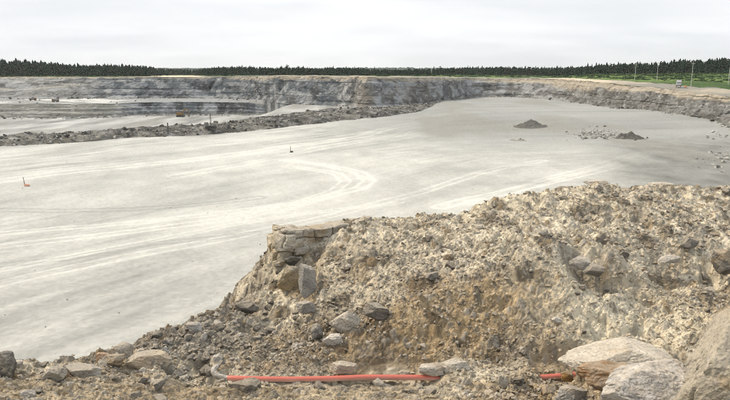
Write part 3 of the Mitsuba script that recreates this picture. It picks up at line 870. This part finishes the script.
# named rocks: (px, py of the middle, width px, height px, seed, colour, rotation, label, depth factor, extra)
ROCKS = [
    (736, 387, 130, 146, 601, (.37, .345, .285), (8, -22, 24), 'largest boulder, greyish tan, rising at the bottom right corner', .75, 5.75, 5),
    (654, 397, 108, 66, 602, (.62, .61, .59), (0, 8, -12), 'white boulder with grey mottling in front of the tan corner boulder', .8, 5.95, 5),
    (622, 366, 112, 38, 603, (.63, .60, .53), (0, -6, 8), 'broad flat cream slab behind the white boulder', .9, 7.0, 5),
    (608, 379, 56, 28, 604, (.30, .17, .075), (0, 10, 30), 'rusty brown rock under the edge of the cream slab', .7, 6.35, 4),
    (590, 373, 26, 19, 605, (.34, .20, .10), (20, 0, 60), 'small rusty stone left of the larger rusty rock', .8, 6.75, 3),
    (567, 377, 13, 12, 606, (.32, .19, .07), (0, 0, 10), 'small ochre stone where the red pipe disappears on the right', .8, 7.5, 3),
    (571, 396, 34, 22, 607, (.33, .33, .32), (0, 20, 50), 'grey stone at the bottom edge left of the white boulder', .8, 6.6, 4),
    (244, 392, 31, 23, 608, (.17, .155, .13), (10, 12, 35), 'dark angular stone lying against the red pipe', .8, 7.35, 4),
    (431, 369, 24, 13, 609, (.62, .61, .58), (0, 0, 0), 'white lump covering the pipe in the middle', .8, 7.85, 4),
    (452, 368, 34, 15, 610, (.54, .52, .47), (0, 5, 20), 'pale crumbling rock right of the white lump', .8, 7.95, 4),
    (405, 375, 14, 9, 611, (.42, .33, .20), (0, 0, 30), 'small tan stone beside the pipe left of the white lump', .8, 8.0, 3),
    (288, 280, 22, 32, 653, (.33, .27, .17), (0, 3, 4), 'ochre broken block left of the upright grey slab', .9, None, 4),
    (307, 281, 18, 36, 612, (.34, .335, .32), (4, 8, 15), 'upright grey slab below the dark block at the mound end', .5, None, 4),
    (306, 307, 20, 13, 613, (.33, .325, .31), (0, 0, 30), 'grey block under the upright grey slab', .8, None, 4),
    (293, 261, 18, 12, 614, (.075, .075, .07), (0, 0, 5), 'dark square block on top of the upright slab', .8, None, 3),
    (376, 311, 26, 17, 617, (.25, .24, .22), (0, 18, 20), 'dark wedge shaped stone in the middle of the dug face', .8, None, 4),
    (345, 322, 32, 22, 618, (.53, .49, .42), (20, 60, 10), 'cream rock with knobbly edges in the dug face', .6, None, 4),
    (333, 340, 20, 12, 619, (.62, .61, .58), (0, -20, 10), 'white forked stone below the knobbly cream rock', .8, None, 4),
    (317, 332, 12, 18, 620, (.24, .24, .235), (0, -30, 0), 'grey leaning stone left of the white forked stone', .8, None, 3),
    (343, 366, 27, 11, 621, (.50, .46, .39), (0, 0, 15), 'pale angular rock just behind the red pipe', .8, None, 4),
    (5, 365, 16, 24, 622, (.13, .125, .11), (0, 20, 0), 'dark rock at the left edge of the rim', .8, None, 4),
    (55, 374, 20, 14, 623, (.37, .345, .30), (0, -25, 0), 'grey pointed rock on the left rim', .8, None, 4),
    (28, 395, 15, 11, 624, (.36, .36, .355), (0, 0, 0), 'bluish grey stone at the bottom left', .8, None, 4),
    (17, 364, 11, 7, 625, (.62, .60, .57), (0, 0, 0), 'small white stone right of the dark edge rock', .8, None, 3),
    (83, 371, 34, 11, 626, (.44, .41, .35), (0, -10, 5), 'long flat tan rock on the left rim', .8, None, 4),
    (103, 357, 12, 9, 627, (.48, .30, .19), (0, 0, 0), 'reddish stone on the left rim', .8, None, 3),
    (113, 361, 22, 13, 628, (.20, .185, .16), (0, 20, 20), 'dark brown rock right of the reddish stone', .8, None, 4),
    (121, 350, 22, 15, 629, (.50, .46, .39), (0, 0, 40), 'pale rock on the rim behind the dark brown rock', .8, None, 4),
    (150, 359, 44, 14, 630, (.46, .42, .35), (0, -8, 10), 'broad flat tan rock in front of the rubble heap', .8, None, 4),
    (195, 328, 15, 12, 631, (.58, .57, .55), (0, 0, 20), 'whitish rock on the crest of the grey rubble', .8, None, 4),
    (247, 307, 24, 13, 632, (.17, .165, .155), (0, -25, 15), 'dark slab crowning the grey rubble', .8, None, 4),
    (221, 371, 18, 11, 633, (.34, .34, .335), (0, 0, 0), 'grey stone inside the bend of the pale pipe end', .8, 8.25, 3),
    (458, 363, 20, 9, 634, (.40, .36, .26), (0, 0, 0), 'tan rounded stone behind the pale crumbling rock', .8, None, 3),
    (593, 271, 20, 13, 635, (.23, .22, .20), (0, 25, 0), 'grey stone in the hollow on the right of the mound', .8, None, 4),
    (580, 262, 20, 10, 636, (.50, .48, .44), (0, 20, 10), 'pale slab at the hollow on the right of the mound', .8, None, 4),
    (669, 259, 20, 8, 637, (.45, .44, .42), (0, 0, 0), 'light grey flat stone high on the right of the mound', .8, None, 3),
    (557, 319, 10, 6, 638, (.62, .60, .57), (0, 10, 0), 'small white stone on the brown dug face', .8, None, 3),
    (596, 183, 24, 6, 639, (.60, .57, .51), (0, 0, 0), 'white flat stone on the mound crest', .8, 13.85, 3),
    (660, 185, 22, 6, 640, (.60, .57, .51), (0, 0, 0), 'second white flat stone on the mound crest further right', .8, 13.95, 3),
    (563, 191, 12, 9, 641, (.22, .215, .20), (0, 0, 0), 'dark grey stone on the mound crest', .8, 13.4, 3),
    (728, 262, 22, 22, 642, (.14, .135, .12), (0, 0, 0), 'dark rock high at the right edge of the mound', .8, None, 4),
    (690, 243, 14, 10, 643, (.24, .23, .21), (0, 10, 0), 'dark stone in the upper right of the mound', .8, None, 3),
    (432, 276, 14, 9, 644, (.22, .215, .20), (0, 10, 0), 'dark stone left in the middle of the mound top', .8, None, 3),
]
for (px, py, wpx, hpx, seed, colr, ro, lab, depth, Yd, lev) in ROCKS:
    if Yd is None:
        p = hit(px, py + hpx * .42)
        Yc = p[1] + (.12 if 650 <= seed < 660 or seed == 616 else 0)
    else:
        Yc = Yd
    ctr = at(px, py, Yc) - [0, 0, EYE]
    slant = np.linalg.norm(ctr)
    sx, sz = wpx / F * slant / 2, hpx / F * slant / 2
    ctr = ctr * (1 + sx * depth * .35 / slant)
    v_, f_ = big_rock(seed, (1, 1, 1), lev + (seed in (601, 602, 603)), {601: 5, 602: 16, 612: 4, 614: 3, 615: 2, 616: 3}.get(seed, 3 if 650 <= seed < 660 else 14), .012, .028 if wpx > 90 else .05)
    v_ = v_ @ rot(*ro).T
    v_ = v_ / (v_.max(0) - v_.min(0)) * 2
    v_ = v_ - (v_.max(0) + v_.min(0)) / 2
    v_ = v_ * [sx, (sx + sz) / 2 * depth, sz] + ctr
    vc = np.tile(np.array(colr) * (.86 if max(colr) > .25 else .62), (len(v_), 1))
    vc = vc * (.55 + .9 * meshkit.fbm(v_ * 6 + seed, 5, 3))[:, None]
    vc = mixc(vc, np.array([.26, .25, .235]) * (.7 if max(colr) < .3 else 1), sst(.52, .66, meshkit.fbm(v_ * 3.2 + seed * 1.7, 5, 8)) * .6)
    if wpx > 20:
        vc = mixc(vc, [.34, .24, .13], sst(.57, .68, meshkit.fbm(v_ * 2.4 + seed * 2.9, 5, 12)) * .5)
    if seed == 602:
        vc = mixc(vc, [.25, .255, .265], sst(.48, .62, meshkit.fbm(v_ * 9, 4, 9)) * .7)
    put('boulder' if wpx > 40 else 'rock', (v_, f_), 'stone_mat', lab, 'boulder' if wpx > 40 else 'rock', color=vc, to_world=UPZ, smooth=True if False else False)

# the broken rock ledge that the left end of the mound rests on: one body, jointed into fitted blocks
lp = np.array([at(a, b, q) - [0, 0, EYE] for a, b, q in [(271, 262, 12.75), (274, 262, 12.2), (277, 264, 11.75), (286, 262, 11.62), (300, 256, 11.72), (316, 252, 11.95), (334, 248, 12.1), (352, 244, 12.3), (372, 236, 12.5)]])
lt = np.array([0, 228, 230, 231, 230, 229, 227, 224, 219], float)
tz = np.array([at(365, yy, q[1])[2] - EYE if yy else 0 for yy, q in zip(lt, lp)]); tz[0] = tz[1] - .05
nl, mf, mt = 300, 90, 50
ti_ = np.linspace(0, len(lp) - 1, nl)
fx, fy, fz = (np.interp(ti_, np.arange(len(lp)), q) for q in (lp[:, 0], lp[:, 1], tz))
sft = lambda q: gaussian_filter(q, 5, mode='nearest')
fx, fy, fz = sft(fx), sft(fy), sft(fz)
tx_, ty_ = np.gradient(fx), np.gradient(fy); ln = np.hypot(tx_, ty_)
ox, oy = ty_ / ln, -tx_ / ln                                          # outwards, to the camera and the pit
vf = np.linspace(0, 1, mf)[:, None]
depthz = np.interp(ti_, [0, 2.5, 4, 8], [1.25, 1.25, .75, .55])[None]
PF = np.stack([fx[None] + 0 * vf, fy[None] + 0 * vf, fz[None] - depthz * (1 - vf)], -1)
PT = np.stack([fx[None] - ox[None] * 1.1 * np.linspace(.01, 1, mt)[:, None], fy[None] - oy[None] * 1.1 * np.linspace(.01, 1, mt)[:, None], fz[None] - .25 * np.linspace(0, 1, mt)[:, None] ** 2], -1)
PL = np.concatenate([PF, PT])
arc = np.r_[0, np.cumsum(ln[1:])]
wob = n3(PL, 2.0, 3, 171)
cu = np.floor(arc[None] / .34 + .8 * (wob - .5) + .5 * np.floor(PL[..., 2] / .30)); cz = np.floor(PL[..., 2] / .30 + .9 * (wob - .5) + .25 * np.floor(arc[None] / .7))
blk = meshkit.noise(np.stack([cu, cz, 0 * cu], -1) + .01, 172)
fu = np.abs((arc[None] / .34 + .8 * (wob - .5) + .5 * np.floor(PL[..., 2] / .30)) % 1 - .5); fzz = np.abs((PL[..., 2] / .30 + .9 * (wob - .5) + .25 * np.floor(arc[None] / .7)) % 1 - .5)
joint = np.maximum(sst(.44, .5, fu), sst(.42, .5, fzz)) * np.r_[np.ones(mf), np.linspace(1, 0, mt)][:, None]
dl = (blk - .5) * .16 + (n3(PL, 5, 4, 173) - .5) * .10 - joint * .05 + (n3(PL, 1.5, 2, 175) - .5) * .22
PL[..., 0] += ox[None] * dl; PL[..., 1] += oy[None] * dl
PL[mf:, :, 2] += (n3(PL[mf:], 4, 4, 174) - .5) * .14 + (blk[mf:] - .5) * .07
cl_ = mixc([.40, .37, .30], [.31, .30, .27], blk)
cl_ = mixc(cl_, [.38, .30, .165], np.broadcast_to(sst(2.6, 1.6, ti_)[None] * .8, blk.shape))
cl_ = mixc(cl_, [.26, .18, .09], sst(.5, .65, n3(PL, 2.2, 4, 176)) * .6)
cl_ = mixc(cl_, [.52, .49, .41], sst(.48, .62, n3(PL, 1.6, 4, 177)) * .7)
cl_ = cl_ * (.6 + .8 * n3(PL, 9, 4, 178))[..., None]
put('rock_ledge', (PL.reshape(-1, 3), grid_faces(mf + mt, nl)), 'stone_mat', 'pale broken rock ledge with a tan end face at the left end of the mound', 'rock ledge', color=cl_.reshape(-1, 3), to_world=UPZ)

# grey rubble heap at the left end of the mound: every block a rock of its own
r = np.random.default_rng(77)
k = 0
while k < 75:
    px = r.uniform(140, 300); top = np.interp(px, [140, 165, 200, 235, 258, 300], [345, 334, 320, 305, 296, 300])
    py = top + r.uniform(0, 1) ** 1.4 * (56 if px < 235 else 62)
    p = hit(px, py)
    s = r.uniform(.045, .10) * (1.25 if r.uniform() < .2 else 1)
    v_, f_ = PEB2[r.integers(24)] if s < .085 else big_rock(700 + k, (1, .8, .7), 4, 12, .02, .07)
    Rm = rot(r.uniform(-40, 40), r.uniform(-40, 40), r.uniform(0, 360))
    w = (v_ * s) @ Rm.T + [p[0], p[1], float(surf(p[0], p[1])) + s * .3]
    t_ = r.uniform()
    kind_ = 'pale grey' if t_ > .72 else 'mid grey' if t_ > .35 else 'dark grey'
    colr = {'pale grey': (.38, .37, .35), 'mid grey': (.19, .183, .172), 'dark grey': (.09, .086, .078)}[kind_]
    side = 'lower left part' if px < 195 else 'middle' if px < 245 else 'right part under the mound end'
    put('rubble_rock', (w, f_), 'stone_mat', f'{kind_} angular rock in the {side} of the rubble heap', 'rock', f'{kind_} rubble rocks, {side}', color=np.array(colr) * r.uniform(.85, 1.15), to_world=UPZ)
    k += 1


# ------------------------------------------------------------------ the red pipe
def tube_mesh(pts, rad, sides=18, per=6):
    pts = np.asarray(pts, float)
    tt_ = np.arange(len(pts))
    from scipy.interpolate import CubicSpline
    cs = CubicSpline(tt_, pts)
    q = cs(np.linspace(0, len(pts) - 1, (len(pts) - 1) * per + 1))
    tg = np.gradient(q, axis=0); tg /= np.linalg.norm(tg, axis=1)[:, None]
    a = np.cross(tg, [0, 0, 1.0]); a /= np.linalg.norm(a, axis=1)[:, None]
    b = np.cross(a, tg)
    an = np.arange(sides) * 2 * np.pi / sides
    v_ = q[:, None] + rad * (np.cos(an)[None, :, None] * a[:, None] + np.sin(an)[None, :, None] * b[:, None])
    i, j = np.meshgrid(np.arange(len(q) - 1), np.arange(sides), indexing='ij')
    f_ = np.stack([i * sides + j, i * sides + (j + 1) % sides, (i + 1) * sides + (j + 1) % sides, (i + 1) * sides + j], -1).reshape(-1, 4)
    f_ = np.vstack([f_[:, [0, 1, 2]], f_[:, [0, 2, 3]]])
    return v_.reshape(-1, 3), f_


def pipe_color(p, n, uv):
    t_ = mikit.smoothstep(-0.55, 0.70, n.z * 0.8 + 0.55 * (mikit.fbm(p.x * 5, p.y * 20, p.z * 20, 4) - 0.3))       # settled dust, and the highlight along its back painted in with it
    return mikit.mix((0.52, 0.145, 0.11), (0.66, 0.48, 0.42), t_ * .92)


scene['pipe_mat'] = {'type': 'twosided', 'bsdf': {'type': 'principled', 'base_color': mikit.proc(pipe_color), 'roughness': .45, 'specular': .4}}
pp = [(228, 378.0, 7.98), (245, 378.6, 7.93), (275, 379.2, 7.9), (310, 379.0, 7.88), (345, 378.0, 7.86), (370, 377.2, 7.86), (400, 377.4, 7.86), (430, 377.8, 7.86), (470, 379.5, 7.9), (510, 379, 7.95), (540, 377.5, 7.95), (575, 374.5, 7.95)]
pv = np.array([at(a, b, q) - [0, 0, EYE] for a, b, q in pp])
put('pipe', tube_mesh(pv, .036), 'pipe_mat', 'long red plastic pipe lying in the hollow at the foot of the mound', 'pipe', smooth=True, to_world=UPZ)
pe = np.array([at(a, b, q) - [0, 0, EYE] for a, b, q in [(231, 378.2, 7.975), (222, 377.0, 7.985), (215, 374.0, 8.0), (213.5, 370, 8.05), (218, 366.5, 8.12)]])
put('pipe__bent_end', tube_mesh(pe, .036), 'stone_mat', 'pale grey bent end', smooth=True, color=np.array([.46, .44, .41]), to_world=UPZ)


# ------------------------------------------------------------------ heaps and markers on the floor
def heap(px, py, wpx, hpx, label, seed, col0, peaks):
    c0 = on_z(px, py, 0.0)
    sl_ = math.hypot(c0[1], EYE)
    R_ = wpx / F * sl_ / 2; H_ = hpx / F * sl_
    n_ = 110
    g = np.linspace(-1.25, 1.25, n_)
    A, B_ = np.meshgrid(g, g)
    h = np.zeros_like(A) - .12
    for (qx, qy, qr, qh) in peaks:
        dd = np.hypot(A - qx, B_ - qy) / qr
        h = np.logaddexp(h * 9, 9 * (qh * np.where(dd < .25, 1 - 2 * dd ** 2 - .125, 1 - dd) - .0)) / 9
    Pp = np.stack([A * R_, B_ * R_, h * H_], -1)
    h2 = np.maximum(h - .12, -.15) * H_ * 1.12 + (n3(Pp * [1, 1, 0], .55, 5, seed) - .5) * 2.0 * np.clip(h * 2.5, 0, 1) + (n3(Pp * [1, 1, 0], 2.2, 3, seed + 4) - .5) * .5 * np.clip(h * 4, 0, 1) - .1
    Pp[..., 2] = h2
    Pp += [c0[0], c0[1], float(floor_z(np.array(c0[0]), np.array(c0[1])))]
    cc_ = np.array(col0) * (.65 + .7 * n3(Pp, 1.2, 4, seed + 1))[..., None]
    key = put('gravel_heap', (Pp.reshape(-1, 3), grid_faces(n_, n_)), 'earth_mat', label, 'gravel heap', color=cc_.reshape(-1, 3), smooth=False)
    r_ = np.random.default_rng(seed)
    a_, q_ = r_.uniform(0, 6.28, 90), r_.uniform(.35, 1.25, 90) ** .7
    ip = np.stack([np.cos(a_) * q_, np.sin(a_) * q_], 1)
    zz = sample(Pp[..., 2], (ip[:, 1] + 1.25) / 2.5 * (n_ - 1), (ip[:, 0] + 1.25) / 2.5 * (n_ - 1))
    m_, cc_ = many_rocks(np.c_[ip * R_ + c0[:2], np.maximum(zz, floor_z(ip[:, 0] * R_ + c0[0], ip[:, 1] * R_ + c0[1]))], .10 + r_.pareto(2.8, 90).clip(0, 3) * .15, mixc(np.array(col0) * .6, np.array(col0) * 2.2, r_.uniform(0, 1, 90)), seed)
    scene[key + '__loose_stone'] = mikit.ply(m_, 'earth_mat', color=cc_)
    labels[key + '__loose_stone'] = {'kind': 'stuff'}
    return key, c0, R_, H_


heap(531, 127, 36, 6.3, 'broad dark gravel heap standing alone in the middle distance', 151, (.125, .126, .118), [(0, 0, 1, 1.0), (.25, .1, .7, .8), (-.3, 0, .7, .6)])
heap(630, 139, 30, 8.0, 'steep dark gravel heap right of the pale boulders', 155, (.105, .107, .10), [(.1, 0, .75, 1.0), (-.55, .05, .5, .72), (.45, 0, .55, .6)])
heap(518, 140, 14, 2.5, 'very low grey heap left of the pale boulders', 158, (.30, .29, .26), [(0, 0, 1, 1.0)])

r = np.random.default_rng(88)
k = 260
bp, bsz = [], []
for _ in range(260):
    px = r.normal(598, 13); py = r.normal(134.5, 2.6)
    p = on_z(px, py); p[2] = floor_z(np.array(p[0]), np.array(p[1]))
    bp.append(p); bsz.append(.22 + min(r.pareto(2.4), 2.2) * .36)
m, cc = many_rocks(np.array(bp), np.array(bsz), mixc([.17, .17, .16], [.46, .465, .455], r.uniform(0, 1, k)), 9, .3)
put('boulder_field', m, 'earth_mat', 'scatter of pale boulders left of the steep dark heap', 'boulders', kind='stuff', color=cc)
bp, bsz = [], []
for _ in range(150):
    px = r.normal(724, 11); py = r.normal(158, 4.5) if r.uniform() < .75 else r.normal(136, 2)
    p = on_z(px, py); p[2] = floor_z(np.array(p[0]), np.array(p[1]))
    bp.append(p); bsz.append(.14 + min(r.pareto(2.4), 2.5) * .27)
m, cc = many_rocks(np.array(bp), np.array(bsz), mixc([.20, .195, .18], [.60, .59, .56], r.uniform(0, 1, 150)), 10, .15)
put('boulder_field', m, 'earth_mat', 'grey rubble strewn on the floor at the right edge', 'rubble', kind='stuff', color=cc)


def stake(px, py, hpx, lean, base_col, label, pole_col, base_w):
    c0 = on_z(px, py); c0[2] = floor_z(np.array(c0[0]), np.array(c0[1]))
    s = math.hypot(c0[1], EYE) / F
    root = newkey('marker_stake')
    H_ = hpx * s
    m_ = barm([0, 0, 0], [lean * s, 0, H_], .10, 8, .06)
    scene[root + '__pole'] = mikit.ply(m_.apply_translation(c0), 'paint_mat', color=np.tile(pole_col, (len(m_.vertices), 1)))
    rr_ = np.random.default_rng(int(px))
    vs_, cs_ = [], []
    bw_ = base_w * s
    v_, f_ = big_rock(int(px) + 5, (bw_ / 2, bw_ / 3, .38), 3, 12, .05, .06)
    v_ = v_ + c0 + [bw_ * .28, 0, .15]
    scene[root + '__base'] = mikit.ply((v_, f_), 'earth_mat', color=np.tile(base_col, (len(v_), 1)))
    labels[root] = {'label': label, 'category': 'marker'}
    if base_w > 4.5:
        labels[root + '__base'] = {'label': 'pinkish orange heap of grit holding the pole'}


stake(25.2, 186.0, 9, -1.2, [.58, .35, .25], 'thin grey marker pole in a pinkish base on the left of the floor', [.26, .25, .23], 7)
stake(290.3, 152.2, 6.5, .4, [.05, .055, .05], 'short marker pole in a dark base above the tyre track loop', [.22, .22, .2], 4)


# ------------------------------------------------------------------ machines, poles, far stones
def assemble(root, parts, loc, rz, sc_=1.0, label=None, cat=None, group=None):
    key = newkey(root)
    tw = T().translate([float(q) for q in loc]).rotate([0, 0, 1], rz).scale(sc_)
    for nm, mesh, col_ in parts:
        kk = f'{key}__{nm}'
        i = 1
        while kk in scene:
            kk = f'{key}__{nm}_{i:03d}'; i += 1
        scene[kk] = mikit.ply(mesh, 'paint_mat', color=np.tile(np.array(col_, float), (len(mesh.vertices), 1)), to_world=tw)
    labels[key] = {k_: q for k_, q in (('label', label), ('category', cat), ('group', group)) if q}
    return key


def wheel(x_, y_, r_, w_):
    m_ = trimesh.creation.cylinder(radius=r_, height=w_, sections=16)
    m_.apply_transform(trimesh.transformations.rotation_matrix(math.pi / 2, [1, 0, 0]))
    return m_.apply_translation([x_, y_, r_])


YEL, BLK, GLS, STEEL, WHT = (.20, .125, .045), (.03, .03, .03), (.05, .06, .07), (.20, .19, .18), (.50, .51, .51)


def track(y0):
    pts = []
    for cx_ in (-2.1, 2.1):
        for a_ in np.linspace(0, 2 * np.pi, 14):
            for yy in (y0 - .4, y0 + .4):
                pts.append((cx_ + .6 * math.cos(a_), yy, .6 + .6 * math.sin(a_)))
    return trimesh.convex.convex_hull(np.array(pts))


def beam(p, q, w, h0, h1):
    p, q = np.array(p, float), np.array(q, float)
    d_ = (q - p) / np.linalg.norm(q - p); up = np.array([-d_[2], 0, d_[0]])
    pts = [c_ + s1_ * np.array([0, w / 2, 0]) + s2_ * up * hh / 2 for c_, hh in ((p, h0), (q, h1)) for s1_ in (-1, 1) for s2_ in (-1, 1)]
    return trimesh.convex.convex_hull(np.array(pts))


bucket = trimesh.convex.convex_hull(np.array([(x_, y_, z_) for y_ in (-.7, .7) for x_, z_ in ((5.4, 1.3), (6.3, 1.5), (6.6, .7), (6.1, .1), (5.4, .2))]))
excavator = [('track', track(-1.3), BLK), ('track', track(1.3), BLK), ('body', boxm(-2.6, 1.6, -1.4, 1.4, 1.3, 2.7, .12), YEL), ('engine_cover', boxm(-2.5, -.4, -1.35, 1.35, 2.72, 3.2, .15), YEL),
             ('cab', boxm(.1, 1.7, .35, 1.38, 2.72, 4.1, .12), YEL), ('cab_window', boxm(.3, 1.74, .3, 1.42, 3.2, 3.95), GLS),
             ('boom', cat_([beam((1.2, -.2, 2.4), (3.6, -.2, 5.4), .5, .6, .8), beam((3.6, -.2, 5.4), (6.2, -.2, 4.9), .5, .8, .5)]), YEL),
             ('stick', beam((6.1, -.2, 5.1), (5.8, -.2, 1.6), .4, .6, .4), YEL), ('hydraulic_ram', barm((1.8, .2, 2.3), (3.6, .2, 4.9), .12), STEEL), ('bucket', bucket, STEEL)]
dump_truck = [('chassis', boxm(-3.6, 3.2, -.6, .6, .9, 1.4, .05), BLK), ('bed', trimesh.convex.convex_hull(np.array([(x_, y_, z_) for y_ in (-1.6, 1.6) for x_, z_ in ((-4.2, 2.6), (-3.4, 1.5), (1.0, 1.5), (1.6, 3.4), (-4.0, 3.2))])), STEEL),
              ('cab', boxm(1.8, 3.9, -1.25, 1.25, 1.4, 3.4, .12), YEL), ('windscreen', boxm(3.0, 3.93, -1.1, 1.1, 2.4, 3.25), GLS)] + \
             [('wheel', wheel(x_, y_, .85, .6), BLK) for x_ in (-2.6, 2.6) for y_ in (-1.3, 1.3)]
rig = [('track', track(-.9).apply_scale([.7, 1, .8]), BLK), ('track', track(.9).apply_scale([.7, 1, .8]), BLK), ('deck', boxm(-2.3, 1.6, -.8, .8, .98, 1.25), STEEL),
       ('cab', boxm(-2.2, -1.0, -.75, .75, 1.27, 2.3, .1), (.16, .16, .15)), ('engine_housing', boxm(.8, 2.1, -.6, .6, 1.27, 2.0, .1), (.22, .21, .19)),
       ('mast', cat_([barm((.15 * a_, .15 * b_, 1.0), (.15 * a_, .15 * b_, 5.6), .05, 5) for a_ in (-1, 1) for b_ in (-1, 1)] + [boxm(-.2, .2, -.2, .2, q, q + .08) for q in np.arange(1.3, 5.6, .55)]), (.09, .09, .09))]


def ground_on(px, py, Y, dz=0.0):
    return at(px, py, Y) + [0, 0, dz]


p = on_z(183, 116.6, -10.0); p[1] -= 6
p = np.array([p[0], p[1], float(floor_z(np.array(p[0]), np.array(p[1])))])
assemble('excavator', excavator, p, 0, 1.0, 'yellow brown excavator with raised boom at the foot of the left rock face', 'excavator')
for px, py, rz, lab in ((33, 100.6, 15, 'dump truck on the far left of the pale bench'), (55.5, 102.0, 170, 'dump truck on the pale bench right of the other truck')):
    p = on_z(px, py, 0.4)
    assemble('dump_truck', dump_truck, p, rz, .62, lab, 'dump truck', 'trucks on the bench')
p = on_z(211, 128.6, 1.7)
assemble('drill_rig', rig, p, 0, 1.0, 'tracked drill rig with thin upright mast on the rubble bank', 'drill rig')
p = on_z(168, 132.5, 1.1)
put('post', barm(p + [0, 0, -.5], p + [.05, 0, 3.4], .20, 8), 'paint_mat', 'short thick dark post on the rubble bank left of the drill rig', 'post', color=np.array([.06, .065, .06]))
for px, py, s, sd, lab in ((152, 131, 1.5, 11, 'dark block of rock on the rubble bank, left of the thick post'), (160, 130, 1.3, 12, 'tilted dark rock on the rubble bank, nearest the thick post'), (40, 79 + 59.5, 1.2, 13, 'dark boulder on the left of the rubble bank')):
    p = on_z(px, py, 1.0)
    v_, f_ = big_rock(sd, (s, s * .7, s * .75), 3, 11, .03, .05, rot(20, 20, sd * 30))
    put('rock', (v_ + p + [0, 0, s * .2], f_), 'earth_mat', lab, 'rock', color=np.array([.09, .09, .085]))

# right rim: white truck, pale and tan boulders, poles
p = at(678.5, 87.0, 335); 
white_truck = [('chassis', boxm(-3.2, 3.0, -1.2, 1.2, .7, 1.1), BLK), ('box_body', boxm(-3.4, 1.0, -1.35, 1.35, 1.12, 3.9, .08), WHT), ('cab', boxm(1.1, 3.2, -1.2, 1.2, 1.1, 3.2, .15), WHT), ('windscreen', boxm(2.6, 3.23, -1.05, 1.05, 2.1, 2.95), (.22, .27, .32))] + \
    [('wheel', wheel(x_, y_, .5, .35), BLK) for x_ in (-2.3, 2.2) for y_ in (-1.1, 1.1)]
assemble('truck', white_truck, p, -116, .9, 'white box truck parked on the right rim facing the pit', 'truck')
for px, py, Y, s, colr, sd, lab in ((716, 100.0, 292, 1.15, (.74, .72, .66), 21, 'white boulder on the right rim'), (711, 95.5, 300, 1.5, (.42, .30, .18), 22, 'tan boulder up the slope from the white boulder on the right rim'),
                                    (704, 99, 302, 1.2, (.40, .28, .17), 23, 'brown boulder left of the white boulder on the right rim'), (722, 98.5, 296, 1.1, (.36, .29, .19), 24, 'brown boulder right of the white boulder on the right rim'),
                                    (685.5, 86.6, 325, .7, (.62, .27, .14), 25, 'small orange stone beside the white truck'), (692, 94, 312, 1.1, (.40, .33, .22), 26, 'tan boulder below the white truck on the rim')):
    v_, f_ = big_rock(sd, (s, s * .8, s * .8), 3, 12, .04, .05)
    put('boulder', (v_ + at(px, py, Y), f_), 'earth_mat', lab, 'boulder', color=np.array(colr))


def pole(px, py_base, py_top, Y, label):
    b = at(px, py_base, Y)
    H_ = at(px, py_top, Y)[2] - b[2]
    key = newkey('power_pole')
    for nm, mm in (('shaft', barm(b + [0, 0, -1.5], b + [0, 0, H_], .16, 8, .10)), ('crossarm', boxm(b[0] - .9, b[0] + .9, b[1] - .3, b[1] - .17, b[2] + H_ - .95, b[2] + H_ - .75)),
                   ('insulator', boxm(b[0] - .82, b[0] - .68, b[1] - .3, b[1] - .17, b[2] + H_ - .74, b[2] + H_ - .5)), ('insulator_001', boxm(b[0] + .68, b[0] + .82, b[1] - .3, b[1] - .17, b[2] + H_ - .74, b[2] + H_ - .5))):
        scene[f'{key}__{nm}'] = mikit.ply(mm, 'earth_mat', color=np.tile([.50, .50, .47], (len(mm.vertices), 1)))
    labels[key] = {'label': label, 'category': 'pole', 'group': 'power poles on the right rim'}


pole(691, 85.5, 62, 345, 'tall pale power pole right of the white truck')
pole(657, 78, 62, 430, 'power pole in the meadow left of the white truck')
pole(635, 77.5, 63, 450, 'leftmost power pole, before the right forest edge')
pole(728.5, 82, 56, 360, 'power pole at the right edge of the meadow')


# ------------------------------------------------------------------ air
scene['haze_air'] = {'type': 'homogeneous', 'albedo': .95, 'sigma_t': 8e-5}
scene['haze'] = {'type': 'cube', 'to_world': T().translate([0, 1300, 20]).scale([3600, 2100, 56]), 'bsdf': {'type': 'null'}, 'interior': {'type': 'ref', 'id': 'haze_air'}}
scene['camera']['medium'] = {'type': 'ref', 'id': 'haze_air'}
labels['haze'] = {'label': 'thin summer haze over the whole quarry', 'category': 'haze', 'kind': 'stuff'}
